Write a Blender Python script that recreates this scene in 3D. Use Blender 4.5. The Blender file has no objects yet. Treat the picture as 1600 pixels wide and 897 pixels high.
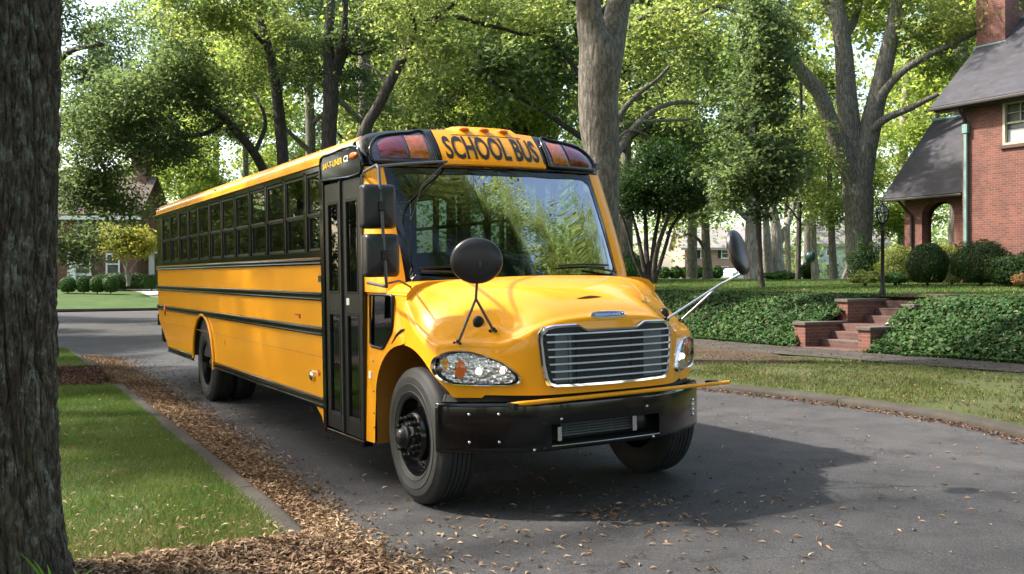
import bpy, bmesh, math, random
import numpy as np
from mathutils import Vector, Matrix, noise
from mathutils.geometry import tessellate_polygon
R = math.radians
scene = bpy.context.scene
C = scene.collection

# ---------------------------------------------------------------- camera, sky, sun, exposure
F_PX, CAM_H, HOR = 1523.0, 1.7238, 432.75
cam_d = bpy.data.cameras.new('camera'); cam = bpy.data.objects.new('camera', cam_d); C.objects.link(cam)
cam.location = (0, 0, CAM_H); cam.rotation_euler = (R(90), 0, 0)
cam_d.sensor_width = 36; cam_d.lens = F_PX / 1600 * 36
cam_d.shift_y = (HOR - 448.5) / 1600
cam_d.clip_start = 0.05; cam_d.clip_end = 3000
scene.camera = cam

SUN_TO = Vector((-0.93, 0.12, 1.02)).normalized()      # direction towards the sun
world = bpy.data.worlds.new('World'); scene.world = world; world.use_nodes = True
wn = world.node_tree; bg = wn.nodes['Background']
sky = wn.nodes.new('ShaderNodeTexSky'); sky.sky_type = 'NISHITA'; sky.sun_disc = False
sky.sun_elevation = math.asin(SUN_TO.z); sky.sun_rotation = math.atan2(SUN_TO.x, SUN_TO.y)
sky.air_density = 1.0; sky.dust_density = 2.5; sky.ozone_density = 1.0
wb = wn.nodes.new('ShaderNodeMix'); wb.data_type = 'RGBA'; wb.blend_type = 'MULTIPLY'; wb.inputs[0].default_value = 1; wb.inputs[7].default_value = (1.06, 1.0, .90, 1)
wn.links.new(sky.outputs[0], wb.inputs[6]); wn.links.new(wb.outputs[2], bg.inputs[0]); bg.inputs[1].default_value = 0.15
sd = bpy.data.lights.new('sun', 'SUN'); sd.energy = 3.1; sd.angle = R(1.4); sd.color = (1, .94, .83)
sun = bpy.data.objects.new('sun', sd); C.objects.link(sun)
sun.rotation_euler = SUN_TO.to_track_quat('Z', 'Y').to_euler()
scene.view_settings.view_transform = 'Standard'; scene.view_settings.look = 'None'
scene.view_settings.exposure = 1.9; scene.view_settings.gamma = 1
scene.cycles.use_denoising = True
scene.cycles.max_bounces = 8; scene.cycles.transparent_max_bounces = 12
scene.cycles.diffuse_bounces = 4; scene.cycles.transmission_bounces = 6

# ---------------------------------------------------------------- frames of reference
TH, OX, OY = .5155, .2805, 8.073
SN, CS = math.sin(TH), math.cos(TH)
def W(bx, by, z=0.0):                    # street frame: bx along the street towards us, by across it, origin below the bus front axle
    return Vector((OX + bx*SN + by*CS, OY - bx*CS + by*SN, z))
def street(X, Y):
    dX, dY = X-OX, Y-OY
    return dX*SN - dY*CS, dX*CS + dY*SN
def at(px, py, Y):                       # a point read off the photograph at a real distance Y
    return Vector(((px-800)/F_PX*Y, Y, CAM_H - (py-HOR)/F_PX*Y))
def sst(a, b, x):
    t = min(1, max(0, (x-a)/(b-a))); return t*t*(3-2*t)
def lerpt(tab, x):
    if x <= tab[0][0]: return tab[0][1]
    for (a, va), (b, vb) in zip(tab, tab[1:]):
        if x <= b: return va + (vb-va)*(x-a)/(b-a)
    return tab[-1][1]

# ---------------------------------------------------------------- mesh helpers
class MB:
    def __init__(s): s.v = []; s.f = []
    def add(s, vs, fs):
        o = len(s.v); s.v += [tuple(v) for v in vs]; s.f += [tuple(i+o for i in f) for f in fs]; return s
    def box(s, x0, x1, y0, y1, z0, z1):
        return s.add([(x, y, z) for x in (x0, x1) for y in (y0, y1) for z in (z0, z1)],
                     [(0,1,3,2),(4,6,7,5),(0,4,5,1),(2,3,7,6),(0,2,6,4),(1,5,7,3)])
    def hexa(s, p):                      # 8 points: 4 bottom (ccw), 4 top
        return s.add(p, [(3,2,1,0),(4,5,6,7),(0,1,5,4),(1,2,6,5),(2,3,7,6),(3,0,4,7)])
    def tube(s, pts, r, n=8, caps=True):
        pts = [Vector(p) for p in pts]; m = len(pts)
        rs = r if isinstance(r, (list, tuple)) else [r]*m
        vs = []; ref = None
        for i, p in enumerate(pts):
            t = (pts[min(i+1, m-1)] - pts[max(i-1, 0)])
            t = t.normalized() if t.length > 1e-9 else Vector((0,0,1))
            if ref is None: ref = Vector((0,0,1)) if abs(t.z) < .9 else Vector((1,0,0))
            a = t.cross(ref);
            if a.length < 1e-6: a = t.orthogonal()
            a.normalize(); b = t.cross(a); ref = a.cross(t)
            for k in range(n):
                q = 2*math.pi*k/n; vs.append(p + (a*math.cos(q) + b*math.sin(q))*rs[i])
        fs = [(i*n+k, i*n+(k+1) % n, (i+1)*n+(k+1) % n, (i+1)*n+k) for i in range(m-1) for k in range(n)]
        if caps: fs += [tuple(range(n-1, -1, -1)), tuple((m-1)*n+k for k in range(n))]
        return s.add(vs, fs)
    def lathe(s, prof, n=48, axis='y', c=(0,0,0)):     # prof: (radius, along)
        vs = []
        for r, a in prof:
            for k in range(n):
                q = 2*math.pi*k/n; x, y = r*math.cos(q), r*math.sin(q)
                v = {'y': (x, a, y), 'z': (x, y, a), 'x': (a, x, y)}[axis]
                vs.append((v[0]+c[0], v[1]+c[1], v[2]+c[2]))
        m = len(prof)
        return s.add(vs, [(i*n+k, i*n+(k+1) % n, (i+1)*n+(k+1) % n, (i+1)*n+k) for i in range(m-1) for k in range(n)])
    def ball(s, c, rx, ry, rz, n=16, m=10):
        vs = [(c[0]+rx*math.sin(math.pi*j/m)*math.cos(2*math.pi*k/n), c[1]+ry*math.sin(math.pi*j/m)*math.sin(2*math.pi*k/n), c[2]+rz*math.cos(math.pi*j/m)) for j in range(m+1) for k in range(n)]
        return s.add(vs, [(j*n+k, j*n+(k+1) % n, (j+1)*n+(k+1) % n, (j+1)*n+k) for j in range(m) for k in range(n)])
    def grid(s, rows, closed=False, flip=False):       # rows of equal length point lists
        n = len(rows[0]); vs = [p for r in rows for p in r]; fs = []
        for i in range(len(rows)-1):
            for k in range(n if closed else n-1):
                f = (i*n+k, i*n+(k+1) % n, (i+1)*n+(k+1) % n, (i+1)*n+k); fs.append(f[::-1] if flip else f)
        return s.add(vs, fs)
    def mirror_y(s):
        o = len(s.v); s.v += [(x, -y, z) for x, y, z in s.v]; s.f += [tuple(i+o for i in f[::-1]) for f in s.f]; return s
    def build(s, name, mat, parent=None, smooth=None, bevel=0, recalc=False, merge=0, solid=0, **tags):
        me = bpy.data.meshes.new(name); me.from_pydata(s.v, [], s.f); me.validate()
        if merge or recalc:
            bm = bmesh.new(); bm.from_mesh(me)
            if merge: bmesh.ops.remove_doubles(bm, verts=bm.verts, dist=merge)
            if recalc: bmesh.ops.recalc_face_normals(bm, faces=bm.faces)
            bm.to_mesh(me); bm.free()
        me.materials.append(mat)
        if smooth: me.shade_smooth(); me.set_sharp_from_angle(angle=R(smooth))
        o = bpy.data.objects.new(name, me); C.objects.link(o)
        if parent is not None: o.parent = parent
        if solid:
            m = o.modifiers.new('s', 'SOLIDIFY'); m.thickness = solid; m.offset = -1
        if bevel:
            m = o.modifiers.new('b', 'BEVEL'); m.width = bevel; m.segments = 2; m.limit_method = 'ANGLE'; m.angle_limit = R(40)
        for k, v in tags.items(): o[k] = v
        return o
def thing(name, label, cat, loc=(0,0,0), rotz=0, group=None):
    o = bpy.data.objects.new(name, None); C.objects.link(o); o.location = loc; o.rotation_euler = (0, 0, rotz)
    o['label'] = label; o['category'] = cat
    if group: o['group'] = group
    o.empty_display_size = .2
    return o
def copy_tree(o, parent=None):
    c = o.copy(); C.objects.link(c); c.parent = parent
    for ch in o.children: copy_tree(ch, c)
    return c
def poly_panel(outline, holes, fn, cuts=0):           # filled 2-D polygon with holes, mapped to 3-D by fn(u, v)
    loops = [[Vector((u, v, 0)) for u, v in outline]] + [[Vector((u, v, 0)) for u, v in h] for h in holes]
    tris = tessellate_polygon(loops); flat = [p for l in loops for p in l]
    bm = bmesh.new(); vs = [bm.verts.new(p) for p in flat]
    for t in tris:
        try: bm.faces.new([vs[i] for i in t])
        except ValueError: pass
    for _ in range(cuts):
        es = [e for e in bm.edges if e.calc_length() > .09]
        if es: bmesh.ops.subdivide_edges(bm, edges=es, cuts=1, use_grid_fill=False)
        bmesh.ops.triangulate(bm, faces=bm.faces)
    bmesh.ops.recalc_face_normals(bm, faces=bm.faces)
    mb = MB(); bm.verts.index_update()
    mb.add([fn(v.co.x, v.co.y) for v in bm.verts], [tuple(v.index for v in f.verts) for f in bm.faces]); bm.free()
    return mb
def text_mb(s, fn, height, width, bold=0.02, res=3):   # lettering as mesh, fn(u, v) places it; u in 0..width, v in 0..height
    cu = bpy.data.curves.new('t', 'FONT'); cu.body = s; cu.offset = bold; cu.resolution_u = res; cu.fill_mode = 'FRONT'
    ob = bpy.data.objects.new('t', cu); C.objects.link(ob); dg = bpy.context.evaluated_depsgraph_get(); dg.update()
    me = bpy.data.meshes.new_from_object(ob.evaluated_get(dg)); bpy.data.objects.remove(ob)
    co = [v.co.copy() for v in me.vertices]
    x0 = min(c.x for c in co); x1 = max(c.x for c in co); y0 = min(c.y for c in co); y1 = max(c.y for c in co)
    bm = bmesh.new(); bm.from_mesh(me)
    for v in bm.verts: v.co = Vector(((v.co.x-x0)/(x1-x0)*width, (v.co.y-y0)/(y1-y0)*height, 0))
    for _ in range(3 if height > .3 else 0):
        es = [e for e in bm.edges if e.calc_length() > .035]
        if es: bmesh.ops.subdivide_edges(bm, edges=es, cuts=1)
        bmesh.ops.triangulate(bm, faces=bm.faces)
    bm.verts.index_update(); mb = MB(); mb.add([fn(v.co.x, v.co.y) for v in bm.verts], [tuple(v.index for v in f.verts) for f in bm.faces]); bm.free()
    bpy.data.meshes.remove(me); return mb
def catmull(pts, n):
    P = [np.array(p, float) for p in pts]; P = [2*P[0]-P[1]] + P + [2*P[-1]-P[-2]]; out = []
    for i in range(1, len(P)-2):
        for k in range(n):
            t = k/n; a, b, c, d = P[i-1:i+3]
            out.append(.5*((2*b)+(-a+c)*t+(2*a-5*b+4*c-d)*t*t+(-a+3*b-3*c+d)*t**3))
    out.append(P[-2]); return out
def np_mesh(name, verts, nper, mat, parent=None, kind=None, **tags):   # many separate n-gons at once
    n = len(verts)//nper; me = bpy.data.meshes.new(name)
    me.vertices.add(len(verts)); me.vertices.foreach_set('co', verts.astype(np.float32).ravel())
    me.loops.add(len(verts)); me.loops.foreach_set('vertex_index', np.arange(len(verts), dtype=np.int32))
    me.polygons.add(n); me.polygons.foreach_set('loop_start', np.arange(0, n*nper, nper, dtype=np.int32))
    me.polygons.foreach_set('loop_total', np.full(n, nper, dtype=np.int32))
    me.update(); me.materials.append(mat)
    o = bpy.data.objects.new(name, me); C.objects.link(o)
    if parent is not None: o.parent = parent
    if kind: o['kind'] = kind
    for k, v in tags.items(): o[k] = v
    return o

# ---------------------------------------------------------------- materials
def nt(name):
    m = bpy.data.materials.new(name); m.use_nodes = True; t = m.node_tree
    return m, t, t.nodes['Principled BSDF'], t.nodes['Material Output']
def N(t, kind, **kw):
    n = t.nodes.new(kind)
    for k, v in kw.items():
        if hasattr(n, k): setattr(n, k, v)
        else: n.inputs[k.replace('_', ' ')].default_value = v
    return n
def ramp(t, fac, stops):
    r = t.nodes.new('ShaderNodeValToRGB'); e = r.color_ramp.elements
    while len(e) < len(stops): e.new(.5)
    for x, (p, c) in zip(e, stops): x.position = p; x.color = (*c, 1) if len(c) == 3 else c
    t.links.new(fac, r.inputs[0]); return r.outputs[0]
def mapping(t, scale, coord='Object'):
    tc = t.nodes.new('ShaderNodeTexCoord'); mp = t.nodes.new('ShaderNodeMapping'); mp.inputs['Scale'].default_value = scale
    t.links.new(tc.outputs[coord], mp.inputs[0]); return mp.outputs[0]
def mixc(t, fac, a, b, mode='MIX'):
    m = t.nodes.new('ShaderNodeMix'); m.data_type = 'RGBA'; m.blend_type = mode
    for s, v in ((m.inputs[0], fac), (m.inputs[6], a), (m.inputs[7], b)):
        if hasattr(v, 'links'): t.links.new(v, s)
        else: s.default_value = v if isinstance(v, (int, float)) else (*v, 1)
    return m.outputs[2]
def bump(t, h, bsdf, strength=.5, dist=.02):
    b = t.nodes.new('ShaderNodeBump'); b.inputs['Strength'].default_value = strength; b.inputs['Distance'].default_value = dist
    t.links.new(h, b.inputs['Height']); t.links.new(b.outputs[0], bsdf.inputs['Normal'])
def simple(name, col, rough=.5, metal=0, coat=0, noise_amt=.12, nscale=6, bumpy=0, spec=.5):
    m, t, b, o = nt(name)
    v = mapping(t, (1, 1, 1)); nz = N(t, 'ShaderNodeTexNoise', Scale=nscale, Detail=5); t.links.new(v, nz.inputs[0])
    d = tuple(max(0, c*(1-noise_amt)) for c in col); l = tuple(min(1, c*(1+noise_amt)) for c in col)
    t.links.new(ramp(t, nz.outputs[0], [(.3, d), (.7, l)]), b.inputs['Base Color'])
    b.inputs['Roughness'].default_value = rough; b.inputs['Metallic'].default_value = metal
    b.inputs['Specular IOR Level'].default_value = spec
    if coat: b.inputs['Coat Weight'].default_value = coat; b.inputs['Coat Roughness'].default_value = .04
    if bumpy: bump(t, nz.outputs[0], b, bumpy, .01)
    return m
def leaf_mat(name, cols, trans=.45, rough=.5, nscale=.5, tboost=1.5):
    m, t, b, o = nt(name)
    g = t.nodes.new('ShaderNodeNewGeometry'); nz = N(t, 'ShaderNodeTexNoise', Scale=nscale, Detail=2)
    t.links.new(mapping(t, (1, 1, 1)), nz.inputs[0])
    a = t.nodes.new('ShaderNodeMath'); a.operation = 'MULTIPLY_ADD'; t.links.new(g.outputs['Random Per Island'], a.inputs[0]); a.inputs[1].default_value = .55
    mm = t.nodes.new('ShaderNodeMath'); mm.operation = 'MULTIPLY_ADD'; mm.inputs[1].default_value = .9; mm.inputs[2].default_value = -.22
    t.links.new(nz.outputs[0], mm.inputs[0]); t.links.new(mm.outputs[0], a.inputs[2])
    n = len(cols); c = ramp(t, a.outputs[0], [(i/(n-1), q) for i, q in enumerate(cols)])
    t.links.new(c, b.inputs['Base Color']); b.inputs['Roughness'].default_value = rough; b.inputs['Specular IOR Level'].default_value = .22
    tr = t.nodes.new('ShaderNodeBsdfTranslucent'); bc = mixc(t, 1.0, c, (tboost*.94, tboost, tboost*.72), 'MULTIPLY'); t.links.new(bc, tr.inputs[0])
    mx = t.nodes.new('ShaderNodeMixShader'); mx.inputs[0].default_value = trans
    t.links.new(b.outputs[0], mx.inputs[1]); t.links.new(tr.outputs[0], mx.inputs[2]); t.links.new(mx.outputs[0], o.inputs[0])
    return m
def bark_mat(name, dark, light, lichen=None, scale=6, moss=0, ls=9):
    m, t, b, o = nt(name); v = mapping(t, (scale, scale, scale*.22))
    vo = N(t, 'ShaderNodeTexVoronoi', Scale=1.6); vo.feature = 'DISTANCE_TO_EDGE'
    nz = N(t, 'ShaderNodeTexNoise', Scale=2.5, Detail=8, Roughness=.65); t.links.new(v, nz.inputs[0])
    va = t.nodes.new('ShaderNodeVectorMath'); va.operation = 'MULTIPLY_ADD'; va.inputs[1].default_value = (.7,)*3
    t.links.new(nz.outputs['Color'], va.inputs[0]); t.links.new(v, va.inputs[2]); t.links.new(va.outputs[0], vo.inputs[0])
    h = t.nodes.new('ShaderNodeMath'); h.operation = 'MULTIPLY_ADD'; h.inputs[1].default_value = 1.6
    t.links.new(vo.outputs[0], h.inputs[0]); t.links.new(nz.outputs[0], h.inputs[2])
    c = ramp(t, h.outputs[0], [(.35, dark), (.95, light)])
    if lichen:
        n2 = N(t, 'ShaderNodeTexNoise', Scale=ls, Detail=12, Roughness=.85); t.links.new(mapping(t, (1, 1, .6)), n2.inputs[0])
        c = mixc(t, ramp(t, n2.outputs[0], [(.52, (0,0,0)), (.60, (.8,.8,.8))]), c, lichen)
    if moss:
        n3 = N(t, 'ShaderNodeTexNoise', Scale=1.1, Detail=6, Roughness=.7); t.links.new(mapping(t, (1, 1, .5)), n3.inputs[0])
        c = mixc(t, ramp(t, n3.outputs[0], [(.54, (0,0,0)), (.66, (moss,)*3)]), c, (.05, .062, .014))
    t.links.new(c, b.inputs['Base Color']); b.inputs['Roughness'].default_value = .9
    bump(t, h.outputs[0], b, .9, .03); return m
def brick_mat(name, c1, c2, mortar, bw=.215, rh=.075, horiz=None):
    m, t, b, o = nt(name); tc = t.nodes.new('ShaderNodeTexCoord'); sp = t.nodes.new('ShaderNodeSeparateXYZ'); t.links.new(tc.outputs['Object'], sp.inputs[0])
    ad = t.nodes.new('ShaderNodeMath'); ad.operation = 'ADD'; t.links.new(sp.outputs[0], ad.inputs[0]); t.links.new(sp.outputs[1], ad.inputs[1])
    cb = t.nodes.new('ShaderNodeCombineXYZ'); t.links.new(ad.outputs[0], cb.inputs[0]); t.links.new(sp.outputs[2], cb.inputs[1])
    br = N(t, 'ShaderNodeTexBrick', Scale=1.0); br.inputs['Brick Width'].default_value = bw; br.inputs['Row Height'].default_value = rh
    br.inputs['Mortar Size'].default_value = .007; br.inputs['Mortar Smooth'].default_value = .2
    br.inputs['Color1'].default_value = (*c1, 1); br.inputs['Color2'].default_value = (*c2, 1); br.inputs['Mortar'].default_value = (*mortar, 1)
    t.links.new(cb.outputs[0], br.inputs[0])
    nz = N(t, 'ShaderNodeTexNoise', Scale=1.2, Detail=8, Roughness=.7); t.links.new(tc.outputs['Object'], nz.inputs[0])
    c = mixc(t, 1.0, br.outputs[0], ramp(t, nz.outputs[0], [(.3, (.62,.62,.66)), (.7, (1.2,1.15,1.1))]), 'MULTIPLY')
    t.links.new(c, b.inputs['Base Color']); b.inputs['Roughness'].default_value = .85
    iv = t.nodes.new('ShaderNodeMath'); iv.operation = 'SUBTRACT'; iv.inputs[0].default_value = 1; t.links.new(br.outputs['Fac'], iv.inputs[1])
    bump(t, iv.outputs[0], b, .6, .008); return m
def patch_mat(name, stops, scale, fine, rough=.9, bstr=.4, bdist=.02, spec=.3):
    m, t, b, o = nt(name); v = mapping(t, (1, 1, 1))
    n1 = N(t, 'ShaderNodeTexNoise', Scale=scale, Detail=6, Roughness=.6); n2 = N(t, 'ShaderNodeTexNoise', Scale=fine, Detail=6, Roughness=.75)
    t.links.new(v, n1.inputs[0]); t.links.new(v, n2.inputs[0])
    a = t.nodes.new('ShaderNodeMath'); a.operation = 'MULTIPLY_ADD'; a.inputs[1].default_value = .5
    h = t.nodes.new('ShaderNodeMath'); h.operation = 'MULTIPLY'; h.inputs[1].default_value = .5; t.links.new(n2.outputs[0], h.inputs[0])
    t.links.new(n1.outputs[0], a.inputs[0]); t.links.new(h.outputs[0], a.inputs[2])
    t.links.new(ramp(t, a.outputs[0], stops), b.inputs['Base Color']); b.inputs['Roughness'].default_value = rough; b.inputs['Specular IOR Level'].default_value = spec
    bump(t, n2.outputs[0], b, bstr, bdist); return m
def glass_mat(name, tint=(.3,.34,.34), gain=1.3, rough=.01):
    m, t, b, o = nt(name); t.nodes.remove(b)
    tr = t.nodes.new('ShaderNodeBsdfTransparent'); tr.inputs[0].default_value = (*tint, 1)
    gl = t.nodes.new('ShaderNodeBsdfGlossy'); gl.inputs['Roughness'].default_value = rough; gl.inputs[0].default_value = (.95,.97,1,1)
    nz = N(t, 'ShaderNodeTexNoise', Scale=1.2, Detail=1); t.links.new(mapping(t, (1,1,1)), nz.inputs[0])
    bp = t.nodes.new('ShaderNodeBump'); bp.inputs['Strength'].default_value = .012; bp.inputs['Distance'].default_value = .05
    t.links.new(nz.outputs[0], bp.inputs['Height']); t.links.new(bp.outputs[0], gl.inputs['Normal'])
    fr = t.nodes.new('ShaderNodeFresnel'); fr.inputs[0].default_value = 1.5
    mu = t.nodes.new('ShaderNodeMath'); mu.operation = 'MULTIPLY_ADD'; mu.inputs[1].default_value = gain; mu.inputs[2].default_value = .01; t.links.new(fr.outputs[0], mu.inputs[0])
    mx = t.nodes.new('ShaderNodeMixShader'); t.links.new(mu.outputs[0], mx.inputs[0]); t.links.new(tr.outputs[0], mx.inputs[1]); t.links.new(gl.outputs[0], mx.inputs[2])
    t.links.new(mx.outputs[0], o.inputs[0]); return m

M = {}
def make_yellow():
    m, t, b, o = nt('bus_yellow')
    nz = N(t, 'ShaderNodeTexNoise', Scale=1.6, Detail=3); t.links.new(mapping(t, (1,1,1)), nz.inputs[0])
    t.links.new(ramp(t, nz.outputs[0], [(.3, (.88,.352,.002)), (.7, (.93,.375,.003))]), b.inputs['Base Color'])
    b.inputs['Roughness'].default_value = .42; b.inputs['Specular IOR Level'].default_value = .25; b.inputs['Coat Weight'].default_value = .62; b.inputs['Coat IOR'].default_value = 1.45; b.inputs['Coat Roughness'].default_value = .035
    n2 = N(t, 'ShaderNodeTexNoise', Scale=1.1, Detail=2); t.links.new(mapping(t, (1,1,1)), n2.inputs[0])
    bp = t.nodes.new('ShaderNodeBump'); bp.inputs['Strength'].default_value = .04; bp.inputs['Distance'].default_value = .03
    t.links.new(n2.outputs[0], bp.inputs['Height']); t.links.new(bp.outputs[0], b.inputs['Coat Normal'])
    return m
M['yellow'] = make_yellow()
M['gloss_black'] = simple('gloss_black', (.005,.005,.006), .10, coat=.2, spec=.35)
M['satin_black'] = simple('satin_black', (.009,.009,.010), .35, spec=.35)
M['matt_black'] = simple('matt_black', (.012,.012,.012), .75)
M['charcoal'] = simple('charcoal', (.016,.017,.018), .3, spec=.4)
M['chrome'] = simple('chrome', (.78,.79,.82), .08, 1, noise_amt=.03)
M['steel'] = simple('steel', (.6,.6,.62), .25, 1, noise_amt=.05)
M['dull_metal'] = simple('dull_metal', (.2,.21,.23), .45, .8)
M['rubber'] = simple('rubber', (.017,.017,.018), .7, noise_amt=.25, nscale=9, bumpy=.1)
M['interior'] = simple('interior', (.03,.032,.034), .7)
M['seat_vinyl'] = simple('seat_vinyl', (.025,.035,.045), .5)
M['ceiling_white'] = simple('ceiling_white', (.35,.36,.36), .6)
M['glass'] = glass_mat('glass', (.20,.25,.23), gain=.9)
M['windshield'] = glass_mat('windshield_glass', (.30,.41,.39), gain=.42)
M['door_glass'] = glass_mat('door_glass', (.22,.28,.23), gain=1.1)
M['red_lens'] = simple('red_lens', (.13,.006,.02), .12, coat=1, noise_amt=.3, nscale=30)
M['amber_lens'] = simple('amber_lens', (.36,.085,.010), .12, coat=1, noise_amt=.3, nscale=30)
M['orange'] = simple('orange_lens', (.75,.14,.01), .25, coat=.5)
M['lens_dark'] = simple('lens_dark', (.06,.045,.08), .1, coat=1, noise_amt=.4, nscale=20)
M['white_paint'] = simple('white_paint', (.78,.78,.76), .45, noise_amt=.04)
M['sticker'] = simple('sticker', (.8,.8,.78), .5, noise_amt=.02)
M['letter_black'] = simple('letter_black', (.012,.011,.01), .35)
M['letter_yellow'] = simple('letter_yellow', (.8,.5,.02), .4)
def headlight_mat():
    m, t, b, o = nt('headlight_reflector'); v = mapping(t, (1,1,1))
    vo = N(t, 'ShaderNodeTexVoronoi', Scale=34); t.links.new(v, vo.inputs[0])
    t.links.new(ramp(t, vo.outputs['Color'], [(0, (.5,.5,.53)), (1, (.92,.92,.93))]), b.inputs['Base Color'])
    b.inputs['Metallic'].default_value = .85; b.inputs['Roughness'].default_value = .12
    b.inputs['Coat Weight'].default_value = 1; bump(t, vo.outputs['Distance'], b, .8, .02); return m
M['headlight'] = headlight_mat()
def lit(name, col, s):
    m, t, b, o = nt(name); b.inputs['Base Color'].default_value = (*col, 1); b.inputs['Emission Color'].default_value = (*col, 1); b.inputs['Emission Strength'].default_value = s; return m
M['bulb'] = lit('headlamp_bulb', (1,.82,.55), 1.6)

# ================================================================ THE SCHOOL BUS (local: x forward, y left, z up, origin under the front axle)
bus = thing('school_bus', 'long yellow school bus with black rub rails parked along the leafy curb', 'school bus', (OX, OY, 0))
bus.rotation_euler = (.0185, 0, math.atan2(-CS, SN))
WB = 7.2; REAR = -10.75; YS = 1.22
def bb(name, mb, mat, parent=bus, **k): return mb.build(name, mat, parent, **k)

# --- side walls (lower yellow sheet, z .5 to 1.99) with the rear wheel opening
def side_wall(sgn):
    x1 = -1.93
    arch = [(-WB + .64*math.cos(a), .60 + .60*math.sin(a)) for a in [math.pi*k/18 for k in range(19)]]
    out = [(x1, .56), (x1, 1.99), (REAR, 1.99), (REAR, 1.04), (REAR+.95, .56), (-WB-.64, .56)] + arch[::-1] + [(-WB+.64, .56)]
    if sgn > 0: out = [(-.62, .56), (-.62, 1.99)] + out[2:]
    return poly_panel(out, [], lambda u, v: (u, sgn*YS, v))
for s in (-1, 1):
    bb('side_panel', side_wall(s), M['yellow'])
    # arch lip
    m = MB(); arch = [Vector((-WB + .65*math.cos(a), s*(YS+.012), .60 + .61*math.sin(a))) for a in [math.pi*k/24 - .05*(k == 0) for k in range(25)]]
    m.tube([Vector((-WB+.65, s*(YS+.012), .5))] + arch + [Vector((-WB-.65, s*(YS+.012), .56))], .022, 8)
    bb('wheel_arch_trim', m, M['yellow'], smooth=50)
    # rub rails: rounded black channels standing proud of the sheet
    xr = -1.955 if s < 0 else -.7
    for z0, z1, xa, xb in ((1.855, 1.93, REAR+.02, xr), (1.515, 1.605, REAR, xr), (1.185, 1.277, REAR+.75, xr), (1.185, 1.277, REAR, REAR+.6), (.515, .608, -WB+.66, xr), (.515, .608, REAR+.98, -WB-.68)):
        m = MB(); prof = [(YS-.005, z0), (YS+.022, z0+.006), (YS+.03, z0+.022), (YS+.022, z0+.034), (YS+.022, z1-.034), (YS+.03, z1-.022), (YS+.022, z1-.006), (YS-.005, z1)]
        n = len(prof); vs = [(x, s*y, z) for x in (xa, xb) for y, z in prof]
        m.add(vs, [(k, (k+1) % n, n+(k+1) % n, n+k) for k in range(n)] + [tuple(range(n)), tuple(range(2*n-1, n-1, -1))])
        bb('rub_rail', m, M['gloss_black'], recalc=True, bevel=.004, smooth=40)
    # black window band: solid posts and sills, glass hung in each opening
    xs = [-1.99, -2.47] + [-2.47 - .7112*k for k in range(1, 12)]
    if s > 0: xs = [-1.25] + xs
    m = MB(); y0, y1 = sorted((s*(YS-.05), s*(YS+.004)))
    for i, x in enumerate(xs):
        m = MB(); m.box(x-.036, x+.036, y0, y1, 1.99, 2.78); bb('window_post', m, M['gloss_black'], bevel=.004)
    m = MB(); m.box(REAR+.02, xs[-1]-.036, y0, y1, 1.99, 2.78); bb('window_post', m, M['gloss_black'], bevel=.004)
    m = MB()
    m.box(-1.955, -1.93, y0, y1, 1.99, 2.78)
    bb('window_post', m, M['gloss_black'], bevel=.004)
    m = MB(); m.box(REAR+.02, -1.93 if s < 0 else -.9, y0, y1, 2.742, 2.80); m.box(REAR+.01, -1.93 if s < 0 else -.9, min(s*(YS-.05), s*(YS+.012)), max(s*(YS-.05), s*(YS+.012)), 1.935, 1.992)
    bb('window_band', m, M['gloss_black'], bevel=.004)
    for a, b in zip(xs, xs[1:]):
        xa, xb = b+.038, a-.038
        f = MB()
        def ring(x0, x1, z0, z1, yo, w=.026, d=.03):
            ya, yb = sorted((s*(YS-yo-d), s*(YS-yo)))
            f.box(x0, x0+w, ya, yb, z0, z1); f.box(x1-w, x1, ya, yb, z0, z1); f.box(x0+w, x1-w, ya, yb, z0, z0+w); f.box(x0+w, x1-w, ya, yb, z1-w, z1)
        ring(xa, xb, 1.996, 2.345, .018); ring(xa, xb, 2.335, 2.738, .006)
        fo = bb('window', f, M['charcoal'], bevel=.003)
        g = MB(); yg = s*(YS-.03); yh = s*(YS-.018)
        g.add([(xa+.02, yg, 2.015), (xb-.02, yg, 2.015), (xb-.02, yg, 2.33), (xa+.02, yg, 2.33)], [(0,1,2,3)])
        g.add([(xa+.02, yh, 2.355), (xb-.02, yh, 2.355), (xb-.02, yh, 2.72), (xa+.02, yh, 2.72)], [(0,1,2,3)])
        bb('glass', g, M['glass'], fo)
# --- underbody, floor, rear
m = MB(); m.box(REAR+1.0, -.95, -YS+.06, YS-.06, .62, .95); bb('floor', m, M['matt_black'])
m = MB(); m.box(-10.2, .62, -.45, -.36, .5, .66); m.box(-10.2, .62, .36, .45, .5, .66); m.tube([(-WB, -1, .52), (-WB, 1, .52)], .09, 12); m.ball((-WB, 0, .52), .22, .2, .2); m.tube([(0, -1, .48), (0, 1, .48)], .055, 10); m.box(-5.3, -3.6, -1.0, -.6, .42, .62); bb('chassis_frame', m, M['matt_black'])
m = MB(); m.add([(REAR, -YS, 1.04), (REAR, YS, 1.04), (REAR, YS, 2.8), (REAR, -YS, 2.8), (REAR, 0, 3.06)], [(0,1,2,4,3)]); m.add([(REAR, -YS, 1.04), (REAR+.95, -YS, .56), (REAR+.95, YS, .56), (REAR, YS, 1.04)], [(0,1,2,3)])
bb('rear_panel', m, M['yellow'])
m = MB(); m.box(REAR-.16, REAR+.02, -1.15, 1.15, .62, .9); bb('rear_bumper', m, M['gloss_black'], bevel=.02)
FB = [(0, -.73), (.3, -.745), (.5, -.775), (.8, -.805), (1.0, -.835), (1.1, -.86), (1.17, -.89), (1.2, -.93), (1.228, -1.0)]
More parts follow.
